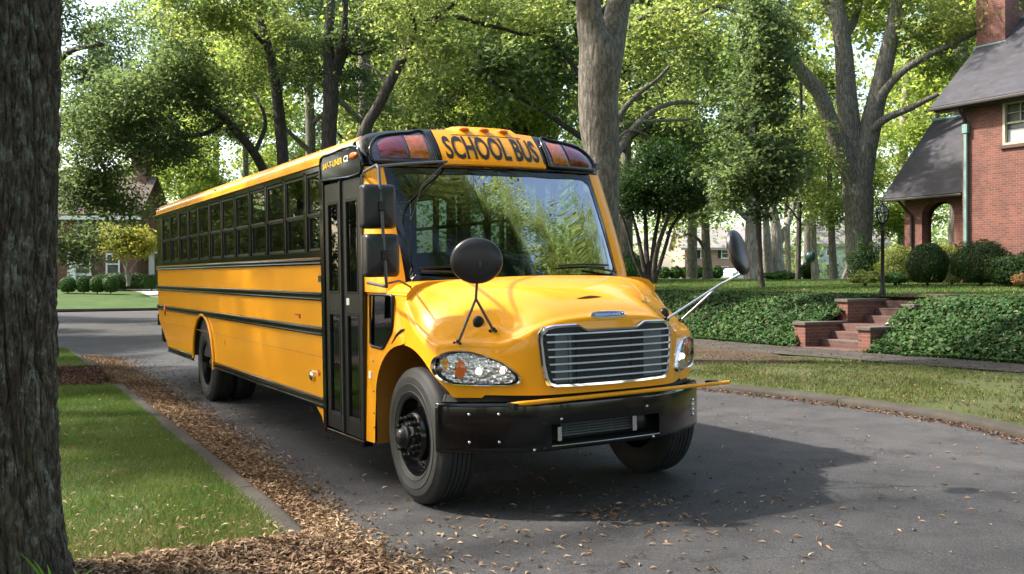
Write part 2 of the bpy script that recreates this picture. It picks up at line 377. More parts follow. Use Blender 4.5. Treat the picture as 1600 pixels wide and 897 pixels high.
def roofz(y): return lerpt([(0, 3.064), (.3, 3.061), (.55, 3.050), (.8, 3.03), (1.03, 3.0), (1.14, 2.965), (1.205, 2.912), (1.228, 2.856)], abs(y))
def capx(y, t):                                    # t 0 at the lower edge, 1 at the roof
    return lerpt(FB, abs(y)) - .62*(roofz(y)-2.70)*t - .05*t*t*(1-.5*abs(y)) + .025*math.sin(math.pi*min(1, max(0, t)))
def capp(y, t, off=0):
    z0 = 2.70; z1 = roofz(y) - .012
    x = capx(y, t); z = z0 + (z1-z0)*t
    n = Vector((1, .35*y, .62)).normalized()
    return (x + n.x*off, y + n.y*off, z + n.z*off)
# --- roof
prof = [(1.225, 2.80), (1.228, 2.856), (1.205, 2.912), (1.14, 2.965), (1.03, 3.0), (.8, 3.03), (.55, 3.050), (.3, 3.061), (0, 3.064)]
full = [(-y, z) for y, z in prof] + [(y, z) for y, z in prof[-2::-1]]
m = MB(); xs = list(np.linspace(REAR, -1.9, 14))
m.grid([[(x, y, z) for y, z in full] for x in xs])
m.grid([[(-1.9+((capx(y,1)-.028)+1.9)*k, y, z+.002*k) for y, z in full] for k in (0, .3, .6, .85, 1)])
bb('roof', m, M['yellow'], smooth=40, merge=.001)
for s in (-1, 1):
    m = MB(); m.box(REAR, -1.9, min(s*1.2, s*1.243), max(s*1.2, s*1.243), 2.797, 2.812); bb('drip_rail', m, M['yellow'], bevel=.003)
m = MB()
for x in np.linspace(REAR+.7, -2.47, 12): m.grid([[(x+d, y*1.002, z+.006) for y, z in full[1:-1]] for d in (-.012, .012)])
bb('roof_seam', m, M['yellow'], smooth=40)
for x, nm in ((-6.35, 'a'), (REAR+.12, 'b')):
    m = MB(); m.ball((x, -1.205, 2.905), .05, .025, .02); bb('marker_light', m, M['orange'] if nm == 'a' else M['red_lens'], smooth=60)
# --- front cap: a curved face between a lower plan curve (z 2.70) and the roof arch
ys = [-1.2, -1.18, -1.15, -1.11, -1.06, -1.0, -.9, -.8, -.7, -.6, -.5, -.4, -.3, -.2, -.1, 0]; ys = ys + [-y for y in ys[-2::-1]]
ts = [0, .1, .2, .35, .5, .65, .8, .92, 1]
m = MB(); rows = [[capp(y, t) for y in ys] for t in ts]
rows.append([(capx(y, 1)-.03, y*.999, roofz(y)+.002) for y in ys])
rows.insert(0, [(lerpt(FB, abs(y))-.05, y, 2.672) for y in ys])
m.grid(rows, flip=True); bb('front_cap', m, M['gloss_black'], smooth=50)
# sign panel, lettering
m = MB(); yy = np.linspace(-.515, .515, 21)
m.grid([[capp(y, t, .007) for y in np.linspace(-.515, .515, 42)] for t in np.linspace(0, 1, 24)], flip=True)
m.grid([[(capx(y, 1)-.10, y, roofz(y)+.012) for y in yy], [capp(y, 1.0, .007) for y in yy]], flip=True)
m.grid([[capp(y, 0, .007) for y in yy], [(capx(y, 0)-.03, y, 2.665) for y in yy]], flip=True)
sign = bb('sign_panel', m, M['yellow'], smooth=50)
m = MB(); m.grid([[capp(y, t, .026) for y in yy] for t in (.005, .10)], flip=True); m.grid([[capp(y, .10, .026) for y in yy], [capp(y, .13, .007) for y in yy]]); bb('sign_lip', m, M['yellow'], sign, smooth=50)
bb('lettering', text_mb('SCHOOL BUS', lambda u, v: capp(-.468+u, .165+v, .0125), .65, .944, bold=.024), M['letter_black'], sign)
# hump with three amber clearance lights
m = MB(); hy = [-.36, -.30, -.2, 0, .2, .30, .36]; hh = [.0, .026, .032, .032, .032, .026, 0]
m.grid([[(capx(y, 1)-.34, y, roofz(y)) for y in hy], [(capx(y, 1)-.25, y, roofz(y)+h) for y, h in zip(hy, hh)], [(capx(y, 1)-.02, y, roofz(y)+h-.002) for y, h in zip(hy, hh)], [capp(y, .86, .012) for y in hy]])
bb('clearance_light_hump', m, M['yellow'], smooth=50)
for y in (-.2, 0, .2):
    m = MB(); c_ = capp(y, .985, .012); m.ball((c_[0], c_[1], c_[2]+.012), .034, .052, .017, 16, 8); bb('clearance_light', m, M['orange'], smooth=60)
# warning lights: raised black frame, dark lens panel, a red and an amber lamp
for s in (-1, 1):
    def cp(y, t, o): return capp(s*y, t, o)
    out = [(.57, .07), (.80, .06), (1.07, .06), (1.13, .11), (1.135, .38), (1.11, .64), (1.05, .82), (.95, .90), (.75, .92), (.60, .92)]
    fr = catmull(out + [out[0]], 5)
    m = MB(); m.tube([Vector(cp(p[0], p[1], .012)) for p in fr], .014, 8, caps=False); hs = bb('warning_light_housing', m, M['gloss_black'], smooth=60)
    cen = (.82, .45)
    def inner(k): return [(cen[0]+(p[0]-cen[0])*k, cen[1]+(p[1]-cen[1])*k) for p in fr]
    m = poly_panel([tuple(p) for p in inner(.97)[:-1]], [], lambda u, v: cp(u, v, .006), cuts=2); bb('lens_panel', m, M['lens_dark'], hs)
    for (a, b, mat) in ((.63, .80, 'amber_lens'), (.83, 1.06, 'red_lens')):
        m = MB(); uu = np.linspace(a, b, 6)
        tops = [min(.84 - .0*u, lerpt([(.6, .84), (.9, .84), (1.0, .78), (1.06, .62)], u)) for u in uu]
        m.grid([[cp(u, .17+(tp-.17)*f, .010+.012*math.sin(math.pi*f)**.5*math.sin(math.pi*(i+.35)/5.7)**.5) for i, (u, tp) in enumerate(zip(uu, tops))] for f in np.linspace(0, 1, 7)])
        bb('red_lamp' if mat == 'red_lens' else 'amber_lamp', m, M[mat], hs, smooth=60)
# --- windshield: lower curve at z 1.70, upper curve just under the cap
WB0 = [(0, -.18), (.3, -.19), (.5, -.22), (.8, -.285), (.95, -.33), (1.0, -.355), (1.05, -.40)]
def wsx(y, t):
    a = lerpt(WB0, abs(y)); b = lerpt(FB, abs(y)) - .01; return a + (b-a)*t + .02*math.sin(math.pi*t)
def wsp(y, t, off=0): return (wsx(y, t)+off, y*(1-.0*t), 1.69 + t*(2.69-1.69) + off*.3)
yw = list(np.linspace(-1.05, 1.05, 33))
m = MB(); m.grid([[wsp(y, t) for y in yw] for t in np.linspace(0, 1, 9)], flip=True); ws = bb('windshield', m, M['windshield'], smooth=60)
# painted black border with rounded corners
out = [(-1.05, -.01), (1.05, -.01), (1.05, 1.0), (-1.05, 1.0)]
def rr(x0, x1, y0, y1, r, q=6):
    P = []
    for cx, cy, a0 in ((x1-r, y1-r*.9, 0), (x0+r, y1-r*.9, 90), (x0+r, y0+r*.9, 180), (x1-r, y0+r*.9, 270)):
        for k in range(q+1): a = R(a0+90*k/q); P.append((cx+r*math.cos(a), cy+r*.9*math.sin(a)))
    return P
bb('border', poly_panel(out, [rr(-1.0, 1.0, .045, .93, .10)], lambda u, v: wsp(u, v, .004), cuts=3), M['gloss_black'], ws)
m = MB(); m.tube([wsp(y, 1.0, .012) for y in yw], .012, 6); bb('upper_trim', m, M['gloss_black'], ws, smooth=60)
# wipers
for (a, b, c_) in (((-.95, .09), (-.62, .075), (-.32, .11)), ((.98, .05), (.62, .10), (.08, .125))):
    m = MB(); pts = [Vector(wsp(a[0]+(b[0]-a[0])*k/4, a[1]+(b[1]-a[1])*k/4, .04)) for k in range(5)]; m.tube(pts, .010, 6)
    p0, p1 = (b[0]-.32*(1 if b[0] > 0 else -1), b[0]+.28) if b[0] > 0 else (-.95, -.30)
    blade = [Vector(wsp(p0+(p1-p0)*k/8, .115+.01*math.sin(k/8*3.14), .025)) for k in range(9)]; m.tube(blade, .009, 6)
    bb('wiper', m, M['satin_black'], smooth=50)
# --- A pillars: yellow, from the glass edge round to the side, z 1.66 to 2.68
for s in (-1, 1):
    m = MB(); rows = []
    for k in range(9):
        t = k/8; z = 1.62 + 1.06*t; tt = max(0, (z-1.69)/1.0); xw = wsx(1.05, tt); xd = min(-.895, xw-.09)
        rows.append([(xw-.03, s*1.035, z), (xw+.008, s*1.052, z), (xw, s*1.10, z), (xw-.02, s*1.155, z), (xw-.045, s*1.195, z), (xw-.08, s*1.215, z), (xd, s*1.222, z)])
    m.grid(rows, flip=s > 0)
    bb('windshield_pillar', m, M['yellow'], smooth=60)
# --- cowl: rounded shoulders between windshield and hood, side panels with a low window on the door side
m = MB(); sec = [(1.203, 1.602), (1.185, 1.63), (1.13, 1.68), (1.03, 1.705), (.9, 1.71), (.6, 1.72), (0, 1.73)]
fs_ = [(-y, z) for y, z in sec] + [(y, z) for y, z in sec[-2::-1]]
m.grid([[(x, y, z) for y, z in fs_] for x in (-.92, -.6, -.3, -.045)]); m.grid([[(x, y*(1-.04*k), z-.10*k) for y, z in fs_] for k, x in ((0, -.045), (1, -.05))])
bb('cowl', m, M['yellow'], smooth=50)
AX, AZ, AA, AB_ = -.06, .75, .60, .47
def arch_pt(a): return (AX + AA*math.cos(a), AZ + AB_*math.sin(a))
def cowl_side(s):
    ar = [arch_pt(a) for a in [math.pi - k*(math.pi*.42)/10 for k in range(11)]]
    out = [(-.90, .36), (-.70, .37)] + [(-.685, .55)] + ar + [(-.045, 1.26), (-.045, 1.352), (-.92, 1.352)]
    hole = [(-.755, 1.352-.001), (-.755, 1.19), (-.72, 1.165), (-.49, 1.165), (-.45, 1.185), (-.285, 1.32), (-.275, 1.35)]
    return out, hole
win = [(-.745, 1.585), (-.755, 1.20), (-.73, 1.172), (-.50, 1.165), (-.46, 1.18), (-.295, 1.31), (-.275, 1.345), (-.27, 1.585), (-.285, 1.60), (-.73, 1.60)]
for s in (-1, 1):
    out, _ = cowl_side(s)
    # one sheet from the sill to above the window
    ar = [arch_pt(a) for a in [math.pi - k*(math.pi*.46)/12 for k in range(13)]]
    out = [(-.90, .36), (-.70, .37), (-.685, .55)] + ar + [(-.045, 1.235), (-.045, 1.63), (-.92, 1.63)]
    bb('cowl_side_panel', poly_panel(out, [win] if s < 0 else [], lambda u, v: (u, s*(1.224 - .03*sst(1.5, 1.63, v)), v)), M['yellow'], solid=0)
    if s < 0:
        m = MB(); m.tube([Vector((u, -1.226, v)) for u, v in win + [win[0]]], .012, 6); qw = bb('quarter_window', m, M['satin_black'], smooth=60)
        bb('glass', poly_panel(win, [], lambda u, v: (u, -1.212, v)), M['door_glass'], qw)
        m = MB(); m.tube([Vector((-.60, -1.19, 1.2)), Vector((-.36, -1.19, 1.5))], .008, 6); bb('rod', m, M['steel'], qw)
# inner wheel houses
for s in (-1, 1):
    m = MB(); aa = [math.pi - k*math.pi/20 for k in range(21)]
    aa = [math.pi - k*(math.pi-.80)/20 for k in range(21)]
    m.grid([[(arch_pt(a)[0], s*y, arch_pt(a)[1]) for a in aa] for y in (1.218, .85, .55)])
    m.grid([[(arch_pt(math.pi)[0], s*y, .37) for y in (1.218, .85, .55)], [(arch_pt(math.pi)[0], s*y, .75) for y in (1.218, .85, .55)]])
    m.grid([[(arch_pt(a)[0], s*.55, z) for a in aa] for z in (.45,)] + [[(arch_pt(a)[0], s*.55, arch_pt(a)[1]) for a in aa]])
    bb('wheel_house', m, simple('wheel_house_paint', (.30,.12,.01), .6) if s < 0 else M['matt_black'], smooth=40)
    m = MB(); m.grid([[(-WB + .64*math.cos(a), s*y, .60+.60*math.sin(a)) for a in [math.pi*k/16 for k in range(17)]] for y in (1.219, .5)]); bb('rear_wheel_house', m, M['matt_black'], smooth=40)
    m = MB(); m.box(-WB-.72, -WB-.69, min(s*.62, s*1.15), max(s*.62, s*1.15), .18, .6); bb('mud_flap', m, M['rubber'])
# --- hood: one surface from a height table, laid out from the plan outline in to the middle line
BY = [0, .3, .5, .6, .7, .8, .9, 1.0, 1.1, 1.18, 1.23]
HT = [(-.06, [1.738,1.734,1.730,1.727,1.725,1.72,1.716,1.71,1.690,1.635,1.52]),
      (.15, [1.714,1.710,1.704,1.697,1.687,1.665,1.62,1.555,1.485,1.41,1.29]),
      (.30, [1.69,1.684,1.673,1.66,1.636,1.595,1.535,1.475,1.415,1.345,1.24]),
      (.42, [1.662,1.655,1.64,1.618,1.58,1.52,1.45,1.39,1.34,1.27,1.18]),
      (.52, [1.632,1.622,1.60,1.568,1.51,1.435,1.36,1.30,1.235,1.16,1.08]),
      (.62, [1.598,1.586,1.555,1.50,1.42,1.32,1.24,1.18,1.12,1.05,1.0]),
      (.72, [1.562,1.548,1.51,1.44,1.34,1.23,1.13,1.04,.96,.90,.86]),
      (.82, [1.522,1.508,1.465,1.39,1.275,1.15,1.03,.93,.85,.8,.76]),
      (.89, [1.478,1.464,1.42,1.345,1.22,1.08,.95,.85,.76,.7,.66]),
      (.96, [1.395,1.385,1.35,1.27,1.14,1.0,.87,.76,.68,.62,.58]),
      (1.10, [1.20,1.19,1.15,1.07,.94,.80,.67,.56,.48,.42,.38])]
def cr1(xs, vs, x):
    x = min(xs[-1], max(xs[0], x)); i = max(0, min(len(xs)-2, int(np.searchsorted(xs, x)-1)))
    t = (x-xs[i])/(xs[i+1]-xs[i]); d = lambda j: (vs[min(j+1, len(xs)-1)]-vs[max(j-1, 0)])/(xs[min(j+1, len(xs)-1)]-xs[max(j-1, 0)])
    h = xs[i+1]-xs[i]; a, b, c_, e = vs[i], d(i)*h, vs[i+1], d(i+1)*h
    return (2*t**3-3*t**2+1)*a + (t**3-2*t**2+t)*b + (-2*t**3+3*t**2)*c_ + (t**3-t**2)*e
def HZ0(bx, by):
    by = abs(by); xs = [r[0] for r in HT]; return cr1(xs, [cr1(BY, r[1], by) for r in HT], bx)
GX = np.arange(-.42, 1.40, .025); GY = np.arange(-1.5, 1.501, .025)
GZ = np.array([[HZ0(min(1.10, x) if x > -.06 else -.06, y) - 1.3*max(0, x-1.10) - 1.6*max(0, abs(y)-1.23) + (.10*(-.06-x) if x < -.06 else 0) for y in GY] for x in GX])
_k = np.exp(-(np.arange(-6, 7)*.025/.068)**2/2); _k /= _k.sum()
_p = np.pad(GZ, 6, mode='edge'); _p = np.apply_along_axis(lambda v: np.convolve(v, _k, 'valid'), 0, _p); GZ = np.apply_along_axis(lambda v: np.convolve(v, _k, 'valid'), 1, _p)
def HZ(bx, by):
    u = (min(1.3, max(-.4, bx))-GX[0])/.025; v = (by-GY[0])/.025; i, j = int(u), int(v); a, b = u-i, v-j
    return float(GZ[i, j]*(1-a)*(1-b) + GZ[i+1, j]*a*(1-b) + GZ[i, j+1]*(1-a)*b + GZ[i+1, j+1]*a*b)
OUTP = [(-.045, 1.222), (.12, 1.224), (.28, 1.222), (.40, 1.208), (.47, 1.165), (.53, 1.08), (.59, .975), (.665, .88), (.74, .80), (.815, .715), (.875, .635), (.915, .54), (.938, .40), (.948, .2), (.952, 0)]
half = [tuple(p) for p in catmull(OUTP, 5)]
OUTL = [(x, -y) for x, y in half] + [(x, y) for x, y in half[-2::-1]]
def zbot(x, y):
    q = ((x-AX)/AA)**2
    if q < .95 and abs(y) > 1.03: return AZ + AB_*math.sqrt(1-q)
    return .885 - .0*x - .02*sst(.3, .6, x)*(abs(y) > .9)
def onorm(i):
    a = OUTL[max(0, i-1)]; b = OUTL[min(len(OUTL)-1, i+1)]; dx, dy = b[0]-a[0], b[1]-a[1]; L = math.hypot(dx, dy); return (dy/L, -dx/L)
rows = []
def insp(i, k):                     # k: distance in metres inwards from the outline, then towards the middle line
    x, y = OUTL[i]; tgt = (min(x, .35), 0.0)
    d = math.hypot(x-tgt[0], y); f = min(1, k/d); return x+(tgt[0]-x)*f, y*(1-f)
ze = []
for i, (x, y) in enumerate(OUTL):
    ins = insp(i, .05); ze.append(HZ(*ins))
idx = range(len(OUTL))
for f in (0, .02, .25, .5, .75, 1):
    rows.append([(OUTL[i][0] + .004*math.sin(math.pi*f), OUTL[i][1], zbot(*OUTL[i]) + (ze[i]-.05-zbot(*OUTL[i]))*f) for i in idx])
for k, dz in ((.006, -.028), (.018, -.012), (.035, -.003)):
    rows.append([(*insp(i, k), ze[i]+dz) for i in idx])
for k in (.05, .08, .12, .17, .23, .3, .38, .47, .57, .68, .8, .92, 1.04, 1.15, 1.3):
    rows.append([(*insp(i, k), HZ(*insp(i, k))) for i in idx])
m = MB(); m.grid(rows)
# turned-in bottom lip
m.grid([[(OUTL[i][0]-.03*(OUTL[i][0] > 0), OUTL[i][1]*.97, zbot(*OUTL[i])+.004) for i in idx], rows[0]])
hood = bb('hood', m, M['yellow'], smooth=42, recalc=False)
def wallp(y, z, off=0):             # a point on the front skirt by its y
    s = -1 if y < 0 else 1; ya = abs(y); pts = half
    best = None
    for (x0, y0), (x1, y1) in zip(pts, pts[1:]):
        if min(y0, y1)-1e-9 <= ya <= max(y0, y1)+1e-9:
            t = 0 if y0 == y1 else (ya-y0)/(y1-y0); nx, ny = (y0-y1), (x1-x0); L = math.hypot(nx, ny)
            best = (x0+(x1-x0)*t + nx/L*off, s*(ya + ny/L*off), z)
    return best if best else (pts[3][0], s*ya, z)
# hood panel crease (thin dark gap)
for s in (1,):
    m = MB(); line = [(-.04, .80), (.15, .775), (.35, .72), (.5, .655), (.6, .59), (.68, .50)]
    m.tube([Vector((x, s*y, HZ(x, s*y)+.0005)) for x, y in [tuple(p) for p in catmull(line, 4)]], .0032, 4); bb('hood_seam', m, simple('seam_shadow', (.35,.13,.004), .6), hood)
m = MB(); m.box(-.052, -.036, -1.19, 1.19, 1.0, 1.2); 
m = MB(); pts = [(0, .88-.05+.0), (0, .93)]
# scoop slot and emblem badge
m = MB(); m.tube([Vector((.70+.01*math.cos(k/8*3.14), -.13+.26*k/8, HZ(.72, 0)+.012-.010*abs(k-4)/4)) for k in range(9)], [.003,.008,.011,.012,.012,.012,.011,.008,.003], 8); bb('hood_vent', m, simple('vent_shadow', (.12,.05,.006), .6), smooth=60)
def ell(a, b, n=28, p=2.6): return [(a*abs(math.cos(q))**(2/p)*(1 if math.cos(q) > 0 else -1), b*abs(math.sin(q))**(2/p)*(1 if math.sin(q) > 0 else -1)) for q in [2*math.pi*k/n for k in range(n)]]
def badge(u, v, o): return (.912 - .75*v + o*.8, u, 1.432+v*.8+o*.6)
m = MB(); E1 = ell(.155, .026); m.tube([badge(u, v, .022) for u, v in E1+[E1[0]]], .008, 6, caps=False); bd = bb('badge', m, M['chrome'], smooth=60)
bb('badge_face', poly_panel(ell(.15, .022), [], lambda u, v: badge(u, v, .022)), simple('badge_blue', (.03,.05,.12), .2, coat=1), bd)
m = MB(); m.grid([[badge(u, v, o) for u, v in E1+[E1[0]]] for o in (-.03, .022)]); bb('badge_side', m, M['chrome'], bd, smooth=60)
bb('lettering', text_mb('FREIGHTLINER', lambda u, v: badge(-.115+u, -.011+v, .0245), .022, .23, bold=.01, res=2), M['chrome'], bd)
M['bar'] = simple('satin_chrome', (.82,.85,.92), .25, .45, noise_amt=.03)
M['bracket'] = simple('bracket_metal', (.10,.11,.125), .5, .5)
# grille
gt = [(.0, 1.352), (.215, 1.352), (.245, 1.360), (.295, 1.388), (.32, 1.392), (.50, 1.388), (.56, 1.375), (.60, 1.33), (.602, 1.28), (.585, 1.10), (.565, 1.0), (.545, .955), (.50, .937), (.3, .932), (0, .930)]
g_out = [(y, z) for y, z in gt] + [(-y, z) for y, z in gt[-2:0:-1]]
def gp(y, z, o): p = wallp(y, z, 0); return (p[0]+o + .012, p[1], z)
def scal(P, k, dz): return [(y*k, 1.16+(z-1.16)*dz) for y, z in P]
gi = scal(g_out, .945, .875)
m = MB()
for (A, oa), (B, ob) in zip([(g_out, -.02), (g_out, .012), (scal(g_out, .985, .972), .024), (scal(g_out, .958, .90), .022), (gi, .008)], [(g_out, .012), (scal(g_out, .985, .972), .024), (scal(g_out, .958, .90), .022), (gi, .008), (gi, -.03)]):
    m.grid([[gp(y, z, oa) for y, z in A], [gp(y, z, ob) for y, z in B]], closed=True)
gr = bb('grille', m, M['chrome'], smooth=35, recalc=True)
bb('grille_back', poly_panel(gi, [], lambda u, v: gp(u, v, .001), cuts=3), simple('grille_dark', (.006,.007,.009), .5), gr)
m = MB()
for y, w in ((-.43, .05), (-.36, .012), (.33, .035), (.41, .05), (.47, .01)):
    m = MB(); m.hexa([gp(y-w, .97, .005), gp(y+w, .97, .005), gp(y+w, .97, .002), gp(y-w, .97, .002), gp(y-w, 1.32, .005), gp(y+w, 1.32, .005), gp(y+w, 1.32, .002), gp(y-w, 1.32, .002)])
    bb('radiator_bracket', m, M['bracket'], gr)
m = MB(); 
for z in np.linspace(.98, 1.31, 16): m.tube([gp(-.32+.62*k/6, z, .003) for k in range(7)], .004, 4)
bb('radiator', m, simple('radiator', (.03,.036,.048), .5, .4), gr)
for y in (-.27, .22):
    m = MB(); a = gp(y, .96, 0); m.box(a[0]-.004, a[0]+.007, y-.04, y+.04, .965, 1.34); bb('grille_strut', m, M['matt_black'], gr)
for k in range(7):
    z = 1.318 - .0535*k; w = lerpt([(.95, .50), (1.1, .535), (1.3, .555)], z)
    m = MB(); yy = np.linspace(-w, w, 15); pr = [(0, .007), (.018, .006), (.024, 0), (.018, -.006), (0, -.007)]
    m.grid([[(gp(y, z, 0)[0]+o, y, z+d) for y in yy] for o, d in [(q+.008, w_) for q, w_ in pr]], flip=True); bb('grille_bar', m, M['bar'], gr, smooth=50)
# headlights
HL = [(-1.195, 1.085), (-1.185, 1.155), (-1.13, 1.195), (-1.05, 1.208), (-.97, 1.198), (-.88, 1.165), (-.80, 1.125), (-.73, 1.06), (-.70, 1.0), (-.735, .965), (-.82, .958), (-.95, .958), (-1.07, .965), (-1.14, .99), (-1.18, 1.03)]
HLs = [tuple(p) for p in catmull(HL + [HL[0]], 4)][:-1]
hc = (-.95, 1.075)
for s in (-1, 1):
    def hp(y, z, o):
        y = -s*y if s > 0 else y; p = wallp(y, z, o+.012); lean = .10*max(0, z-1.08); return (p[0]-lean*.6, p[1], z)
    def hs_(k): return [(hc[0]+(y-hc[0])*k, hc[1]+(z-hc[1])*k) for y, z in HLs]
    m = MB(); m.grid([[hp(y, z, o) for y, z in hs_(k)] for k, o in ((1.04, -.04), (1.04, .008), (1.02, .018), (.97, .016), (.95, .002))], closed=True, flip=s < 0)
    hl = bb('headlight', m, M['chrome'], smooth=40)
    m = MB(); m.grid([[hp(y, z, o) for y, z in hs_(k)] for k, o in ((.965, .012), (.90, .013), (.88, .004))], closed=True); bb('bezel', m, M['gloss_black'], hl, smooth=40)
    bb('reflector', poly_panel(hs_(.93), [], lambda u, v: hp(u, v, -.004), cuts=2), M['headlight'], hl)
    m = poly_panel([(-1.08, 1.03), (-1.055, 1.01), (-1.025, 1.02), (-1.005, 1.07), (-1.02, 1.13), (-1.045, 1.15), (-1.07, 1.11)], [], lambda u, v: hp(u, v, .004), cuts=1); bb('turn_signal', m, M['orange'], hl)
    for yy_, r_ in ((-.93, .05), (-.80, .035)):
        m = MB(); p = hp(yy_, 1.06, .004); m.ball(p, .012, r_*.5, r_*.5, 12, 8); bb('bulb', m, M['bulb'], hl, smooth=60)
    gm = glass_mat('headlight_lens', (.92,.92,.93)) if s < 0 else bpy.data.materials['headlight_lens']
    def dome(u, v):
        d = math.hypot((u-hc[0])/.25, (v-hc[1])/.12); return hp(u, v, .010+.022*max(0, 1-d*d)**.5)
    bb('lens', poly_panel(hs_(.94), [], dome, cuts=3), gm, hl, smooth=80)
# hood side vent button, fender marker
for s in (-1, 1):
    m = MB(); p = Vector((.50, s*.865, HZ(.5, .865)+.004)); m.ball(p, .035, .045, .05, 14, 8); bb('hood_intake', m, M['satin_black'], smooth=60)
    m = MB(); m.ball((.04, s*1.195, 1.365), .035, .02, .024, 12, 8); bb('fender_marker_light', m, M['sticker'] if s < 0 else M['orange'], smooth=60)
    m = MB(); m.tube([Vector((x, s*1.222, z)) for x, z in ((-.30, 1.22), (-.2, 1.29), (-.1, 1.335), (-.045, 1.345))], [.006,.012,.012,.005], 6); bb('hood_gap', m, M['matt_black'])
# --- bumper
BP = [(.47, 1.215), (.50, 1.20), (.57, 1.13), (.68, .98), (.79, .80), (.865, .62), (.90, .45), (.91, .2), (.912, 0)]
bh = [tuple(p) for p in catmull(BP, 5)]; BO = [(x, -y) for x, y in bh] + [(x, y) for x, y in bh[-2::-1]]
def bump_row(z, o):
    out = []
    for i, (x, y) in enumerate(BO):
        a, b = BO[max(0, i-1)], BO[min(len(BO)-1, i+1)]; L = math.hypot(b[0]-a[0], b[1]-a[1]); out.append((x + (b[1]-a[1])/L*o, y - (b[0]-a[0])/L*o, z))
    return out
def bump_at(y, z, o=0):
    s = -1 if y < 0 else 1; ya = abs(y)
    for (x0, y0), (x1, y1) in zip(bh, bh[1:]):
        if y1 <= ya <= y0: t = (ya-y0)/(y1-y0); return (x0+(x1-x0)*t+o, y, z)
    return (bh[0][0]+o, y, z)
m = MB(); hz0, hz1, hy_ = .515, .665, .50
levels = [(.478, -.10), (.472, -.02), (.478, -.004), (.49, 0), (hz0, 0), (hz1, 0), (.80, 0), (.822, -.004), (.832, -.014), (.832, -.12)]
rws = [bump_row(z, o) for z, o in levels]
n = len(BO); vs = [p for r in rws for p in r]; fs = []
for i in range(len(rws)-1):
    for k in range(n-1):
        if levels[i][0] == hz0 and levels[i+1][0] == hz1 and abs(BO[k][1]) < hy_ and abs(BO[k+1][1]) < hy_: continue
        fs.append((i*n+k, i*n+k+1, (i+1)*n+k+1, (i+1)*n+k))
m.add(vs, fs)
bmp = bb('bumper', m, simple('bumper_black', (.004,.004,.005), .12, coat=.3, spec=.4), smooth=40)
m = MB(); m.box(.62, .66, -.62, .62, .49, .80)
m.box(.66, .89, -.56, .56, .49, .505); m.box(.66, .89, -.56, .56, .672, .685); bb('bumper_recess', m, M['matt_black'], bmp)
m = MB()
for y in np.linspace(-.30, .30, 4): m.tube([(.80, y, .55), (.80, y, .65)], .006, 5)
for z in (.56, .58, .60, .62, .64): m.tube([(.81, -.36, z), (.81, .30, z)], .008, 6)
bb('oil_cooler', m, M['dull_metal'], bmp, smooth=50)
m = MB(); m.box(.865, .885, -.43, -.395, .535, .64); bb('latch_bracket', m, M['steel'], bmp, bevel=.003)
m = MB(); m.box(.83, .85, .27, .31, .54, .66); bb('latch_bracket', m, M['steel'], bmp, bevel=.003)
m = MB(); m.lathe([(.05, .80), (.055, .82), (.02, .83), (0, .83)], 20, 'x', (0, .37, .60)); bb('tow_eye', m, M['satin_black'], bmp, smooth=40)
m = MB(); m.tube([bump_at(y, .508, .004) for y in np.linspace(-.49, .49, 12)], .005, 6); bb('recess_edge', m, M['steel'], bmp)
for y, z in ((-1.03, .755), (-1.03, .555), (-.85, .755), (-.85, .555), (-.41, .70), (.36, .73), (-.62, .49), (.42, .49)):
    m = MB(); p = bump_at(y, z, .004); m.ball(p, .01, .013, .013, 8, 6); bb('bolt', m, M['steel'], bmp, smooth=60)
m = MB()
for z in (.58, .62, .66, .70): 
    p = bump_at(1.02, z, .008); m.ball(p, .008, .012, .012, 8, 6)
p = bump_at(1.02, .64, .004); m.box(p[0]-.003, p[0]+.006, p[1]-.022, p[1]+.022, .59, .69); bb('gate_mount', m, M['steel'], bmp)
m = MB(); m.grid([bump_row(.84, -.08), bump_row(.885, -.10)]); m.grid([bump_row(.84, -.13), bump_row(.84, -.05)]); bb('valance', m, M['matt_black'])
# crossing gate
m = MB(); m.tube([(.84, -.80, .835), (.925, -.76, .845), (.95, -.70, .847), (.965, 1.14, .862)], [.010, .016, .017, .015], 10); cg = bb('crossing_gate_arm', m, M['yellow'], smooth=60)
m = MB(); m.box(.86, .94, .98, 1.06, .84, .88); m.box(.82, .93, -.82, -.78, .80, .845); bb('gate_hinge', m, M['satin_black'], cg, bevel=.005)
